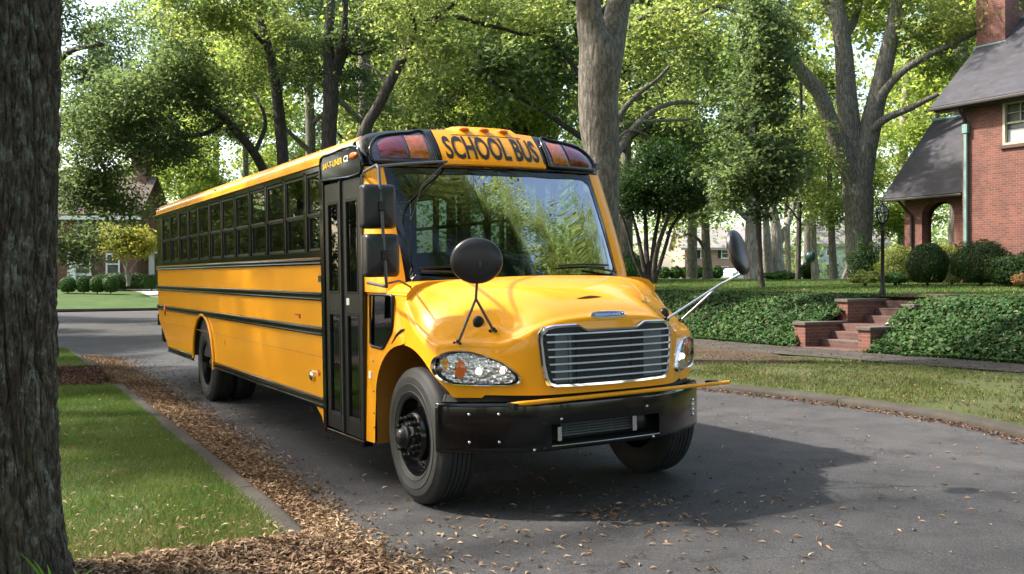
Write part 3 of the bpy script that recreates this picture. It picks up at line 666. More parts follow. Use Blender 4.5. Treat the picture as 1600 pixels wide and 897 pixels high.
# --- wheels
def wheel(x, y, s, front=True):      # s: outward side
    w = .275; prof = [(.305, 0), (.33, .012), (.40, .022), (.455, .018), (.495, .002), (.518, -.02), (.5225, -.05), (.5225, -w+.05), (.518, -w+.02), (.49, -w), (.40, -w-.01), (.305, -w+.01)]
    # tread grooves
    tread = []
    for r, a in prof[:6]: tread.append((r, a))
    a = -.045
    for gk in range(5):
        tread += [(.5235, a), (.5235, a-.028), (.513, a-.030), (.513, a-.036), (.5235, a-.038)]; a -= .038
    tread += [(.518, -w+.02), (.49, -w), (.40, -w-.01), (.305, -w+.01)]
    sd_ = [(.305, 0), (.318, .010), (.335, .016), (.338, .021), (.342, .017), (.385, .025), (.40, .029), (.404, .024), (.44, .024), (.455, .020), (.459, .015)]
    prof2 = sd_ + tread[4:]
    t = MB(); t.lathe([(r, s*a) for r, a in prof2], 72, 'y', (x, y, .525)); wh = bb('wheel', t, M['rubber'], smooth=35, recalc=True)
    rm = MB(); blk = M['gloss_black']
    if front:
        pr = [(.306, -.005), (.300, .008), (.288, .006), (.282, -.02), (.275, -.06), (.262, -.085), (.235, -.09), (.205, -.075), (.195, -.03), (.19, .0), (.175, .02), (.12, .026), (.10, .026)]
    else:
        pr = [(.306, -.005), (.300, .008), (.288, .006), (.282, -.03), (.27, -.10), (.262, -.16), (.25, -.17), (.17, -.15), (.10, -.15)]
    rm.lathe([(r, s*a) for r, a in pr], 60, 'y', (x, y, .525)); bb('rim', rm, blk, wh, smooth=40, recalc=True)
    hm = MB(); off = .026 if front else -.15
    hm.lathe([(r, s*a) for r, a in ((.115, off-.01), (.112, off+.02), (.09, off+.035), (.088, off+.06), (.075, off+.07), (.07, off+.072), (.06, off+.105), (.045, off+.115), (0, off+.117))], 32, 'y', (x, y, .525)); bb('hub', hm, M['satin_black'], wh, smooth=40, recalc=True)
    for k in range(10):
        a = 2*math.pi*(k+.3)/10; cx, cz = x+.145*math.cos(a), .525+.145*math.sin(a); ln = MB()
        ln.lathe([(r, s*q) for r, q in ((.021, off-.01), (.021, off+.02), (.0165, off+.022), (.0165, off+.055), (.009, off+.060), (.009, off+.072), (0, off+.073))], 10, 'y', (cx, y, cz))
        bb('lug_nut', ln, M['satin_black'], wh, smooth=35, recalc=True)
    if front:
        for k in range(5):
            hl_ = MB()
            a = 2*math.pi*(k+.5)/5
            vs = [(x+(.238+.030*math.cos(q))*math.cos(a)-.042*math.sin(q)*math.sin(a), y+s*(-.083), .525+(.238+.030*math.cos(q))*math.sin(a)+.042*math.sin(q)*math.cos(a)) for q in [2*math.pi*j/16 for j in range(16)]]
            hl_.add(vs, [tuple(range(16))]); bb('hand_hole', hl_, M['matt_black'], wh)
wheel(0, -1.175, -1); wheel(0, 1.175, 1)
for s in (-1, 1):
    wheel(-WB, s*1.175, s, False); wheel(-WB, s*.86, s, False)
# --- entrance door: two leaves in a black frame, letter board above
x0, x1 = -1.93, -.90
def dq(u, v, o=0): return (x0+(x1-x0)*u + (.06*max(0, (v-1.6)) if u > .5 else .02*max(0, v-1.6)*0), -YS-o, v)
fr = MB()
fr.hexa([(-1.955, -1.245, .30), (-1.87, -1.245, .30), (-1.87, -1.17, .30), (-1.955, -1.17, .30), (-1.955, -1.245, 2.83), (-1.87, -1.245, 2.83), (-1.87, -1.17, 2.83), (-1.955, -1.17, 2.83)])
fr.hexa([(-.93, -1.238, .34), (-.895, -1.238, .34), (-.895, -1.17, .34), (-.93, -1.17, .34), (-.915, -1.238, 2.66), (-.875, -1.238, 2.66), (-.875, -1.17, 2.66), (-.915, -1.17, 2.66)])
fr.hexa([(-1.87, -1.24, .28), (-.93, -1.24, .30), (-.93, -1.15, .30), (-1.87, -1.15, .28), (-1.87, -1.24, .345), (-.93, -1.24, .355), (-.93, -1.15, .355), (-1.87, -1.15, .345)])
dfm = bb('door_frame', fr, M['gloss_black'], bevel=.008)
for (ua, ub) in ((-1.862, -1.408), (-1.392, -.925)):
    dm = MB(); ya, yb = -1.228, -1.195
    ex = .0 if ua < -1.5 else .015
    def dbox(a, b, z0, z1, o=0):
        f = lambda x, z: x + (ex*(x > -1.0)*(z-.3)/2.3)
        dm.hexa([(f(a, z0), ya-o, z0), (f(b, z0), ya-o, z0), (f(b, z0), yb, z0), (f(a, z0), yb, z0), (f(a, z1), ya-o, z1), (f(b, z1), ya-o, z1), (f(b, z1), yb, z1), (f(a, z1), yb, z1)])
    dbox(ua, ua+.085, .36, 2.60); dbox(ub-.085, ub, .36, 2.60)
    for z0, z1 in ((.36, .50), (1.42, 1.60), (2.42, 2.60)): dbox(ua+.085, ub-.085, z0, z1)
    lf = bb('door_leaf', dm, M['charcoal'], bevel=.006)
    for z0, z1 in ((.50, 1.42), (1.60, 2.42)):
        g = MB(); g.box(ua+.08, ub-.08+(ex*.8 if ub > -1 else 0)*.3, -1.214, -1.210, z0, z1); bb('glass', g, M['door_glass'], lf)
        g = MB(); w = .018; a, b = ua+.085, ub-.085
        g.box(a, a+w, -1.232, -1.205, z0, z1); g.box(b-w, b, -1.232, -1.205, z0, z1); g.box(a+w, b-w, -1.232, -1.205, z0, z0+w); g.box(a+w, b-w, -1.232, -1.205, z1-w, z1); bb('gasket', g, M['satin_black'], lf, bevel=.004)
m = MB(); m.box(-1.412, -1.388, -1.25, -1.2, .36, 2.60); bb('door_seal', m, M['rubber'], dfm, bevel=.006)
m = MB(); m.box(-1.30, -1.23, -1.234, -1.229, 1.50, 1.56); bb('door_sticker', m, M['sticker'], dfm)
# board above the door, arched top
def ab(u, v, o): return (u, -(1.212 - .03*sst(2.85, 2.9, v))-o, v)
top = [(-1.90, 2.845), (-1.6, 2.866), (-1.3, 2.876), (-1.1, 2.872), (-.95, 2.845), (-.89, 2.80)]
bo = [(-1.90, 2.64), (-.88, 2.62)] + top[::-1]
bp_ = poly_panel(bo, [], lambda u, v: ab(u, v, .03), cuts=2); brd = bb('header_board', bp_, M['gloss_black'])
m = MB(); m.tube([Vector(ab(u, v, .032)) for u, v in [tuple(p) for p in catmull(bo+[bo[0]], 3)]], .012, 6, caps=False); bb('board_rim', m, M['gloss_black'], brd, smooth=60)
bb('lettering', text_mb('SAF-T-LINER', lambda u, v: ab(-1.84+u+v*.15, 2.735+v+u*.02, .036), .055, .53, bold=.03, res=2), M['letter_yellow'], brd)
bb('lettering_accent', text_mb('C2', lambda u, v: ab(-1.28+u+v*.15, 2.75+v, .036), .055, .12, bold=.03, res=2), M['sticker'], brd)
m = MB(); m.ball((-1.04, -1.245, 2.785), .09, .02, .03, 14, 8); bb('marker_light', m, M['orange'], smooth=60)
# small side details
m = MB(); m.box(-2.10, -2.0, -1.2245, -1.2225, 1.70, 1.76); bb('side_decal', m, M['letter_black'])
m = MB(); m.lathe([(.05, .006), (.05, .03), (.035, .04), (0, .042)], 20, 'y', (0, 0, 0)); m.v = [(x-2.30, -YS-abs(y)+.004, z+.79) for x, y, z in m.v]; bb('side_speaker', m, M['chrome'], smooth=40)
m = MB(); m.lathe([(.028, 0), (.026, .008), (0, .01)], 16, 'y', (0, 0, 0)); m.v = [(x-2.12, -YS-abs(y)-.001, z+.83) for x, y, z in m.v]; bb('reflector', m, M['orange'], smooth=40)
m = MB(); m.box(-2.85, -2.70, -1.228, -1.222, 1.36, 1.375); m.box(-2.72, -2.68, -1.228, -1.222, 1.33, 1.375); bb('side_marker', m, simple('rust_red', (.4,.06,.01), .4))
m = MB(); m.box(-5.93, -5.90, -1.2245, -1.2215, .86, .94); bb('reflector', m, M['orange'])
m = MB(); m.ball((REAR+.66, -1.23, 1.20), .05, .02, .10, 12, 8); bb('side_marker', m, M['orange'], smooth=60)
m = MB(); m.box(REAR-.01, REAR+.03, -1.235, -1.15, .92, 1.1); bb('tail_bracket', m, M['matt_black'])
m = MB(); m.box(REAR, -1.94, -1.2225, -1.2205, .985, .990); bb('panel_seam', m, simple('seam_line', (.45,.18,.004), .5))
m = MB(); m.add([(-2.19, -1.21, .50), (-1.955, -1.21, .50), (-1.955, -1.21, .30), (-2.03, -1.21, .42)], [(0,1,2,3)]); bb('step_skirt', m, M['yellow'], solid=.02)
m = MB(); m.box(-.80, -.745, -1.231, -1.2255, .90, .96); bb('sticker', m, M['sticker'])
for z in (.5, .62, .8, 1.05): m = MB(); m.ball((-.70, -1.228, z), .008, .006, .008, 8, 5); bb('rivet', m, M['dull_metal'])
# mud flap ahead / steps behind the door
m = MB(); m.box(-1.85, -1.0, -1.15, -.75, .33, .37); m.box(-1.85, -1.0, -.85, -.45, .58, .62); bb('entry_step', m, M['satin_black'])
# --- mirrors. flat pair on the door side, on a tube that runs from roof to cowl
for s in (-1, 1):
    m = MB(); ym = 1.47 if s < 0 else 1.43; bxo = 0 if s < 0 else -1.40
    if s > 0: m.tube([Vector(p) for p in ((-1.25, 1.22, 2.64), (-1.28, 1.36, 2.645), (-1.30, ym, 2.64), (-1.29, ym, 2.60), (-1.25, ym, 2.2), (-1.19, ym, 1.75), (-1.19, 1.3, 1.74), (-1.25, 1.21, 1.74))], .013, 8)
    if s < 0: m.tube([Vector(p) for p in ((-.90, s*1.21, 2.60), (-.55, s*1.33, 2.60), (.06, s*ym, 2.585), (.10, s*ym, 2.56), (.155, s*ym, 2.15), (.21, s*ym, 1.72), (.19, s*(ym-.01), 1.68), (-.60, s*1.30, 1.70))], .013, 8)
    if s < 0: m.tube([Vector((.08, s*ym, 2.575)), Vector((-.3, s*1.05, 2.65)), Vector((-.74, s*.50, 2.735))], .011, 8)
    if s < 0: m.tube([Vector((.2, s*ym, 1.70)), Vector((.10, s*1.32, 1.72)), Vector((-.12, s*1.12, 1.66))], .009, 6)
    br = bb('mirror_bracket', m, M['bracket'] if s < 0 else M['satin_black'], smooth=60)
    m = MB(); m.tube([Vector((-.74, s*.50, 2.735)), Vector((-.5, s*.85, 2.5)), Vector((-.40, s*1.0, 2.2)), Vector((-.36, s*1.03, 1.95))], .004, 5)
    if s < 0: bb('cable', m, M['satin_black'], br)
    for zc, hh, xo in (((2.275, .165, .135), (1.91, .16, .18)) if s < 0 else ((2.41, .15, -1.27), (2.0, .16, -1.22))):
        m = MB(); wd = .135; yo = s*(ym-.0); rws = []
        for (k, dx) in ((.96, -.06), (1.0, -.05), (1.0, .01), (.93, .035), (.72, .05), (.15, .058)):
            rws.append([(xo-.05+dx, yo+p[0]*k, zc+p[1]*k) for p in rr(-wd, wd, -hh, hh, .035, 4)])
        m.grid(rws, closed=True); m.add(rws[-1], [tuple(range(len(rws[-1])))]); 
        mh = bb('mirror_head', m, simple('mirror_shell', (.016,.016,.019), .4) if (zc > 2 and s < 0) else bpy.data.materials['mirror_shell'], smooth=45, recalc=True)
        g = MB(); g.add([(xo-.113, yo+p[0]*.95, zc+p[1]*.95) for p in rr(-wd, wd, -hh, hh, .035, 4)], [tuple(range(20))]); bb('mirror_glass', g, M['chrome'], mh)
        c_ = MB(); c_.box(xo+.0, xo+.035, yo-.025, yo+.025, zc-.035, zc+.035); bb('clamp', c_, M['satin_black'], mh, bevel=.005)
# cross-view mirrors on tripods
def cross_mirror(cen, nrm, up, a, b, tubes, feet):
    n_ = Vector(nrm).normalized(); u = Vector(up).cross(n_).normalized(); v = n_.cross(u); c0 = Vector(cen)
    m = MB(); 
    for t in tubes: m.tube([Vector(p) for p in t], .0105, 8)
    st = bb('cross_view_mirror', m, M['steel'] if cen[1] > 0 else M['bracket'], smooth=60)
    sh = MB(); rws = []
    for r, d in ((1.0, -.02), (1.01, .0), (.99, .012), (.93, .024), (.75, .036), (.45, .044), (.1, .047)):
        rws.append([c0 + u*(a*r*math.cos(q)) + v*(b*r*math.sin(q)) + n_*d for q in [2*math.pi*k/36 for k in range(36)]])
    sh.grid(rws, closed=True, flip=True); sh.add(rws[-1], [tuple(range(36))]); bb('mirror_shell', sh, simple('cross_shell', (.018,.016,.02), .35), st, smooth=60, recalc=True)
    gl = MB(); rws = [[c0 + u*(a*r*math.cos(q)) + v*(b*r*math.sin(q)) - n_*d for q in [2*math.pi*k/36 for k in range(36)]] for r, d in ((.99, .02), (.9, .035), (.7, .055), (.4, .075), (.05, .08))]
    gl.grid(rws, closed=True); bb('mirror_lens', gl, M['chrome'], st, smooth=80, recalc=True)
    ft = MB()
    for p in feet:
        p = Vector(p); ft.ball(p+Vector((0, 0, .012)), .016, .016, .016, 10, 6)
        for d in ((.03, .0, 0), (-.02, .02, 0), (-.02, -.02, 0)): ft.ball(p+Vector(d), .013, .013, .013, 8, 5)
    bb('mirror_foot', ft, M['satin_black'], st, smooth=60)
    bl = MB(); bl.box(c0.x+.0, c0.x+.03, c0.y-.02, c0.y+.02, c0.z-.02, c0.z+.03); bb('pivot', bl, M['steel'], st, bevel=.004)
f1 = (.53, -1.05, HZ(.53, 1.05)+.012); f2 = (.616, -.80, HZ(.616, .80)+.012); ap = (.63, -.95, 1.585)
cross_mirror((.70, -.975, 1.858), (1.0, -.42, -.05), (0, 0, 1), .188, .165, [[f1, ap], [f2, ap], [ap, (.66, -.955, 1.70), (.735, -.965, 1.80), (.755, -.972, 1.85)]], [f1, f2])
g1 = (.60, .80, HZ(.60, .80)+.012); g2 = (.43, 1.09, HZ(.43, 1.09)+.012); jn = (.70, 1.30, 1.640)
cross_mirror((.86, 1.36, 1.90), (.95, .45, .30), (0, 0, 1), .15, .19, [[(g1[0], g1[1], g1[2]), jn, (.80, 1.47, 1.735), (.80, 1.475, 1.76), (.84, 1.42, 1.88)], [g2, jn]], [g1, g2])
# --- interior seen through the glass
m = MB(); m.box(-.9, -.30, -1.05, 1.05, 1.2, 1.64); m.grid([[(x, y, 1.64+.03*math.sin((x+.9)*3)) for y in np.linspace(-1.02, 1.02, 9)] for x in (-.9, -.6, -.35)]); bb('dashboard', m, M['interior'], bevel=.03)
m = MB(); m.tube([Vector((-1.0 + .06*math.sin(q)*.9, .55+.21*math.cos(q), 1.55+.19*math.sin(q))) for q in [2*math.pi*k/24 for k in range(25)]], .013, 8); m.tube([(-1.0, .36, 1.55), (-1.0, .74, 1.55)], .012, 6); m.tube([(-1.0, .55, 1.55), (-.85, .55, 1.4)], .03, 8); bb('steering_wheel', m, M['satin_black'], smooth=60)
m = MB(); m.box(-1.75, -1.62, .32, .80, 1.1, 1.95); m.box(-1.72, -1.25, .32, .80, 1.05, 1.2); bb('driver_seat', m, simple('driver_seat_fabric', (.08,.11,.12), .8), bevel=.04)
st0 = None
for k in range(11):
    for s in (-1, 1):
        if st0 is None:
            m = MB(); m.box(-.10, 0, -.48, .48, 1.05, 1.98); m.box(0, .38, -.48, .48, 1.05, 1.22); st0 = m.build('seat', M['seat_vinyl'], bus, bevel=.03); o = st0
        else: o = st0.copy(); C.objects.link(o); o.parent = bus
        o.location = (-2.9-.7112*k, s*.68, 0)
m = MB(); m.grid([[(x, y*.97, z-.06) for y, z in full[1:-1]] for x in (REAR+.1, -1.2)], flip=True); bb('headliner', m, M['ceiling_white'], smooth=60)
m = MB(); m.box(REAR+.05, REAR+.06, -1.1, 1.1, 1.1, 1.9); m.box(REAR+.05, -.95, -1.17, -1.165, .95, 1.95); m.box(REAR+.05, -.95, 1.165, 1.17, .95, 1.95); m.v = m.v; bb('inner_wall', m, M['interior'])
m = MB(); m.box(-2.35, -2.32, -1.1, -.5, 1.0, 1.9); m.box(-2.35, -2.32, .35, 1.1, 1.0, 1.9); bb('barrier', m, M['seat_vinyl'])

# ================================================================ THE SETTING
rng = np.random.default_rng(7); random.seed(5)
M['asphalt'] = patch_mat('asphalt', [(.30, (.038,.036,.037)), (.5, (.064,.061,.062)), (.72, (.094,.090,.089))], .35, 60, .85, .5, .01, .4)
def asphalt():
    m, t, b, o = nt('street_asphalt'); v = mapping(t, (1, 1, 1))
    big = N(t, 'ShaderNodeTexNoise', Scale=.35, Detail=5, Roughness=.6); med = N(t, 'ShaderNodeTexNoise', Scale=2.2, Detail=8, Roughness=.7); fine = N(t, 'ShaderNodeTexNoise', Scale=85, Detail=3, Roughness=.8)
    for n_ in (big, med, fine): t.links.new(v, n_.inputs[0])
    c = ramp(t, big.outputs[0], [(.32, (.036,.035,.038)), (.52, (.048,.047,.050)), (.70, (.062,.060,.063))])
    c = mixc(t, 1.0, c, ramp(t, med.outputs[0], [(.30, (.62,.60,.60)), (.5, (1,1,1)), (.72, (1.25,1.22,1.18))]), 'MULTIPLY')
    c = mixc(t, 1.0, c, ramp(t, fine.outputs[0], [(.35, (.45,.45,.45)), (.5, (1,1,1)), (.63, (1.9,1.85,1.8))]), 'MULTIPLY')
    cv = t.nodes.new('ShaderNodeVectorMath'); cv.operation = 'MULTIPLY_ADD'; cv.inputs[1].default_value = (.9, .9, .9); t.links.new(med.outputs['Color'], cv.inputs[0]); t.links.new(v, cv.inputs[2])
    cr = N(t, 'ShaderNodeTexVoronoi', Scale=.28); cr.feature = 'DISTANCE_TO_EDGE'; t.links.new(cv.outputs[0], cr.inputs[0])
    c = mixc(t, ramp(t, cr.outputs[0], [(.0, (.75,.75,.75)), (.006, (0,0,0))]), c, (.014,.013,.012))
    st_ = N(t, 'ShaderNodeTexNoise', Scale=.9, Detail=4, Roughness=.6); t.links.new(mapping(t, (1, 1, 1)), st_.inputs[0])
    c = mixc(t, ramp(t, st_.outputs[0], [(.64, (0,0,0)), (.72, (.45,.45,.45))]), c, (.028,.026,.025))
    t.links.new(c, b.inputs['Base Color']); b.inputs['Roughness'].default_value = .82; b.inputs['Specular IOR Level'].default_value = .35
    bump(t, fine.outputs[0], b, .6, .008); return m
M['asphalt'] = asphalt()
M['concrete'] = patch_mat('concrete', [(.3, (.022,.019,.016)), (.52, (.052,.046,.039)), (.75, (.11,.10,.085))], 1.6, 40, .9, .5, .01)
M['soil'] = patch_mat('soil', [(.3, (.028,.02,.013)), (.55, (.07,.045,.028)), (.75, (.13,.085,.055))], 1.5, 25, .95, .8, .03)
M['turf'] = patch_mat('turf', [(.3, (.022,.045,.010)), (.55, (.045,.085,.016)), (.75, (.09,.12,.03))], .8, 18, .95, .8, .03)
M['verge_turf'] = patch_mat('verge_turf', [(.3, (.05,.038,.02)), (.5, (.06,.07,.022)), (.75, (.075,.11,.03))], .8, 18, .95, .8, .03)
M['blade'] = leaf_mat('grass_blade', [(.03,.065,.010), (.05,.105,.016), (.085,.15,.028), (.17,.19,.07), (.24,.20,.11)], .35, .6, .8)
M['blade_dry'] = leaf_mat('verge_blade', [(.06,.065,.018), (.075,.10,.026), (.12,.14,.045), (.26,.21,.11)], .35, .6, .8)
M['thatch'] = leaf_mat('thatch_blade', [(.08,.08,.02), (.16,.13,.05), (.28,.22,.11), (.10,.15,.04)], .3, .7, .8)
M['litter'] = leaf_mat('fallen_leaf', [(.05,.030,.020), (.14,.082,.048), (.26,.165,.10), (.40,.28,.185), (.54,.42,.30)], .12, .75, .6, 1.1)
M['litter_dark'] = leaf_mat('mulch_leaf', [(.035,.018,.012), (.085,.045,.03), (.16,.09,.06), (.34,.25,.18)], .1, .8, .6, 1.1)
M['ivy'] = leaf_mat('ivy_leaf', [(.012,.032,.008), (.022,.058,.013), (.038,.088,.02), (.10,.17,.045)], .2, .6, .5)
M['white_concrete'] = patch_mat('pale_drive', [(.3, (.35,.33,.29)), (.7, (.5,.48,.43))], 1, 20)
def RE(b): return lerpt([(-60, 5.4), (-14, 5.4), (-9, 5.45), (-4.5, 5.62), (-3.2, 5.82), (-2.2, 5.92), (-1.2, 5.92), (-.4, 5.82), (.3, 5.62), (1, 5.3), (3, 4.8), (6, 4.6), (60, 4.6)], b)
def LE(b): return lerpt([(-60, -2.0), (-17, -2.0), (-9.4, -2.03), (-3.5, -2.14), (0, -2.22), (1.5, -2.32), (60, -2.4)], b)
def SWN(b): return lerpt([(-60, 10.0), (-13, 10.1), (-8.65, 10.18), (-6.94, 10.45), (-2.9, 11.0), (2, 11.5), (40, 12)], b)
def SWF(b): return lerpt([(-60, 12.1), (-12.8, 12.1), (-8.9, 12.0), (-7.2, 12.1), (-3.8, 12.45), (2, 12.9), (40, 13.4)], b)
def zroad(by): return lerpt([(-2.6, .02), (-2.05, .012), (-1.35, -.024), (1.9, .035), (3.8, .01), (5.0, .012), (6.2, .035)], by)
def zbank(d):    # d: distance past the pavement
    return lerpt([(0, .16), (.25, .28), (.75, .53), (1.25, .79), (1.75, 1.0), (2.3, 1.18), (2.9, 1.27), (12, 1.50), (16, 1.56), (60, 1.60)], d)
def sheet(name, bxs, cols, mat, kind='structure', zs=None, jit=0, **k):
    m = MB(); rows = []
    for b in bxs:
        r = []
        for c_, z in zip(cols(b), zs(b)):
            q = W(b, c_, z); 
            if jit: q.z += jit*noise.noise(Vector((q.x*1.3, q.y*1.3, 0)))
            r.append(q)
        rows.append(r)
    m.grid(rows); o = m.build(name, mat, smooth=60); o['kind'] = kind
    return o
bl = lambda a, b, n: list(np.linspace(a, b, n))
# base ground out to the horizon
m = MB(); m.add([(-900, -400, -.35), (900, -400, -.35), (900, 1600, -.35), (-900, 1600, -.35)], [(0,1,2,3)]); m.build('ground', M['turf'])['kind'] = 'structure'
sheet('road', bl(-18, 40, 80), lambda b: [LE(b)+(RE(b)-LE(b))*i/24 for i in range(25)], M['asphalt'], zs=lambda b: [zroad(LE(b)+(RE(b)-LE(b))*i/24) for i in range(25)])
sheet('cross_street', bl(-46.5, -18, 20), lambda b: bl(-70, 5.4, 12), M['asphalt'], zs=lambda b: [-.035]*11+[-.03])
def curb(name, E, side, b0, b1, step, gap=.012):
    b = b0; m = MB(); n = 0
    while b < b1:
        e = min(b1, b+step); bs = bl(b+gap/2, e-gap/2, 5); rows = []
        for q in bs:
            y = E(q); z0 = zroad(y)-.1; zt = (.10 if side < 0 else .112) + .006*noise.noise(Vector((q*1.7, side, 0))); w = .19 if side < 0 else .24
            pf = [(0, z0), (0, zt-.045), (.012, zt-.018), (.035, zt-.003), (.06, zt), (w, zt), (w, zt-.2)]
            rows.append([W(q, y + (side*d), z + .003*noise.noise(Vector((q*9, d*9, z*9)))) for d, z in pf])
        m.grid(rows, flip=side < 0); m.add(rows[0], [tuple(range(7))]); m.add(rows[-1], [tuple(range(7))]); b = e
    o = m.build(name, M['concrete'], smooth=40, recalc=True); o['kind'] = 'structure'; return o
curb('curb', LE, -1, -17.5, 1.25, 2.1)
curb('curb', RE, 1, -17.5, 24, 3.05)
# left side: lawn strip, bare earth gap, litter bed
sheet('grass_strip', bl(-9.0, .95, 30), lambda b: [LE(b)-.18, LE(b)-.6, -4, -6, -9, -14], M['turf'], zs=lambda b: [.085, .09, .09, .1, .1, .1], jit=.02)
sheet('grass_strip', bl(-17.5, -12.2, 8), lambda b: [LE(b)-.18, -4, -6, -9, -14], M['turf'], zs=lambda b: [.085, .09, .1, .1, .1], jit=.02)
sheet('bare_earth', bl(-12.3, -8.9, 10), lambda b: [LE(b)-.18, -3, -6, -14], M['soil'], zs=lambda b: [.07, .075, .08, .08], jit=.03)
sheet('bare_earth', bl(.9, 30, 60), lambda b: [LE(b)-.005-.18*sst(1.3, 1.2, b)]+[LE(b)-.35, -4, -7, -12, -30], M['soil'], zs=lambda b: [zroad(LE(b))+.01+.06*sst(1.3,1.2,b), .08, .09, .1, .1, .1], jit=.03)
# right side: verge, pavement, ivy bank, lawn
sheet('verge', bl(-18, 24, 70), lambda b: [RE(b)+.22, RE(b)+.8, 7.5, 9, SWN(b)-.02], M['verge_turf'], zs=lambda b: [.10, .12, .13, .14, .135], jit=.03)
sheet('pavement', bl(-40, 24, 60), lambda b: [SWN(b), SWF(b)+.05], M['concrete'], zs=lambda b: [.155, .165])
m = MB()
for b in np.arange(-30, 6, 1.5): 
    p = [W(b, SWN(b), .1555+.003), W(b+.015, SWN(b), .1585), W(b+.015, SWF(b), .1685), W(b, SWF(b), .1685)]; m.add(p, [(0,1,2,3)])
m.build('pavement_joints', simple('joint', (.05,.045,.04), .9))['kind'] = 'structure'
sheet('bare_earth', bl(-18, -6.2, 20), lambda b: [RE(b)+.24+2.6*sst(-9, -5.5, b)+.35*noise.noise(Vector((b, 2, 0))), 8.2, 9.2, SWN(b)+.01-.9*sst(-8, -6, b)], M['soil'], zs=lambda b: [.128, .140, .150, .148], jit=.03)
for a, b_, n in ((-46, -8.97, 40), (-7.1, 24, 40)):
    sheet('ivy_bank', bl(a, b_, n), lambda b: [SWF(b)+d for d in (0, .25, .75, 1.25, 1.75, 2.3, 2.9)], M['soil'], zs=lambda b: [zbank(d)-.03 for d in (0, .25, .75, 1.25, 1.75, 2.3, 2.9)], jit=.12)
sheet('lawn', bl(-75, 30, 80), lambda b: [SWF(b)+d for d in (2.85, 5, 8, 12, 16, 30, 60, 110)], M['turf'], zs=lambda b: [zbank(d) for d in (2.85, 5, 8, 12, 16, 30, 60, 110)], jit=.03)
m = MB(); m.grid([[W(b, 14.95, 1.24), W(b, 15.8, 1.32)] for b in (-9.2, -8.1, -7.0)]); m.build('lawn', M['turf'])['kind'] = 'structure'
# across the cross street: far lawn rising to the left house, pale drive
def zfar(b): return lerpt([(-100, 1.25), (-62, .85), (-52, .42), (-46.5, .10)], b)
sheet('far_lawn', bl(-140, -46.6, 30), lambda b: [-90, -60, -30, -15, -5, 5, 12], M['turf'], zs=lambda b: [zfar(b)]*7)
m = MB(); m.tube([W(-46.5, y, .03) for y in bl(-60, 6, 20)], .10, 6); m.build('curb', M['concrete'])['kind'] = 'structure'
m = MB(); a = at(240, 476, 1); rws = []
for (px, py, w) in ((262, 478, 40), (235, 464, 34), (200, 459, 26), (150, 456.5, 20)):
    Y = 58 + (478-py)*.5; p = at(px, py, Y); bq, cq = street(p.x, p.y); rws.append((Vector((p.x-w*Y/F_PX*.9, Y, zfar(bq)+.02)), Vector((p.x+w*Y/F_PX*1.6, Y, zfar(bq)+.02))))
m.grid([list(r) for r in rws]); m.build('drive', M['white_concrete'])['kind'] = 'structure'

# ---------------------------------------------------------------- leaves, blades
def unit(v): return v/np.maximum(1e-9, np.linalg.norm(v, axis=1, keepdims=True))
def leaves(c, nrm, L, Wd, curl=0.0):                # diamond leaves, (N*4, 3)
    n = len(c); r = rng.normal(size=(n, 3)); a = unit(np.cross(nrm, r)); b = np.cross(nrm, a)
    L = np.broadcast_to(np.asarray(L, float), (n,))[:, None]*(.7+.6*rng.random((n, 1))); Wd = L*Wd
    v = np.stack([c-a*L*.5, c+b*Wd*.5-a*L*.08+nrm*curl*L, c+a*L*.5, c-b*Wd*.5-a*L*.08+nrm*curl*L*.6], 1)
    return v.reshape(-1, 3)
def blades(pos, h, w, lean=.5):
    n = len(pos); q = rng.random(n)*6.283; d = np.stack([np.cos(q), np.sin(q), np.zeros(n)], 1)*w*.5
    t = pos + np.stack([rng.normal(size=n)*lean*h, rng.normal(size=n)*lean*h, h*(.5+.7*rng.random(n))], 1)
    return np.stack([pos-d, pos+d, t], 1).reshape(-1, 3)
def WV(bx, by, z): return np.stack([OX + bx*SN + by*CS, OY - bx*CS + by*SN, z], 1)
V = np.vectorize
def stuff(name, verts, nper, mat): return np_mesh(name, verts, nper, mat, kind='stuff')
# near-left grass
n = 150000; bx = rng.uniform(-9, 1.0, n); by = V(LE)(bx) - .17 - rng.random(n)**1.1*2.3
keep = rng.random(n) < np.clip((1.02-bx)/.35 + .25*rng.normal(size=n), 0, 1); bx, by = bx[keep], by[keep]
patch = np.array([noise.noise(Vector((x*1.6, y*1.6, 0))) for x, y in zip(bx[::1], by[::1])])
k = rng.random(len(bx)) < np.clip(.75+patch*.9, .15, 1); bx, by = bx[k], by[k]
stuff('grass', blades(WV(bx, by, np.full(len(bx), .085)), .055, .006), 3, M['blade'])
n = 26000; bx = rng.uniform(-9, 1.15, n); bx = np.where(rng.random(n) < .5, 1.1-np.abs(rng.normal(size=n))*.7, bx); by = V(LE)(bx)-.17-rng.random(n)*2.3
stuff('dry_grass', blades(WV(bx, by, np.full(n, .085)), .045, .006, .8), 3, M['thatch'])
n = 26000; bx = rng.uniform(-17.3, -12.3, n); by = V(LE)(bx) - .15 - rng.random(n)*1.8
stuff('grass', blades(WV(bx, by, np.full(n, .085)), .06, .012), 3, M['blade'])
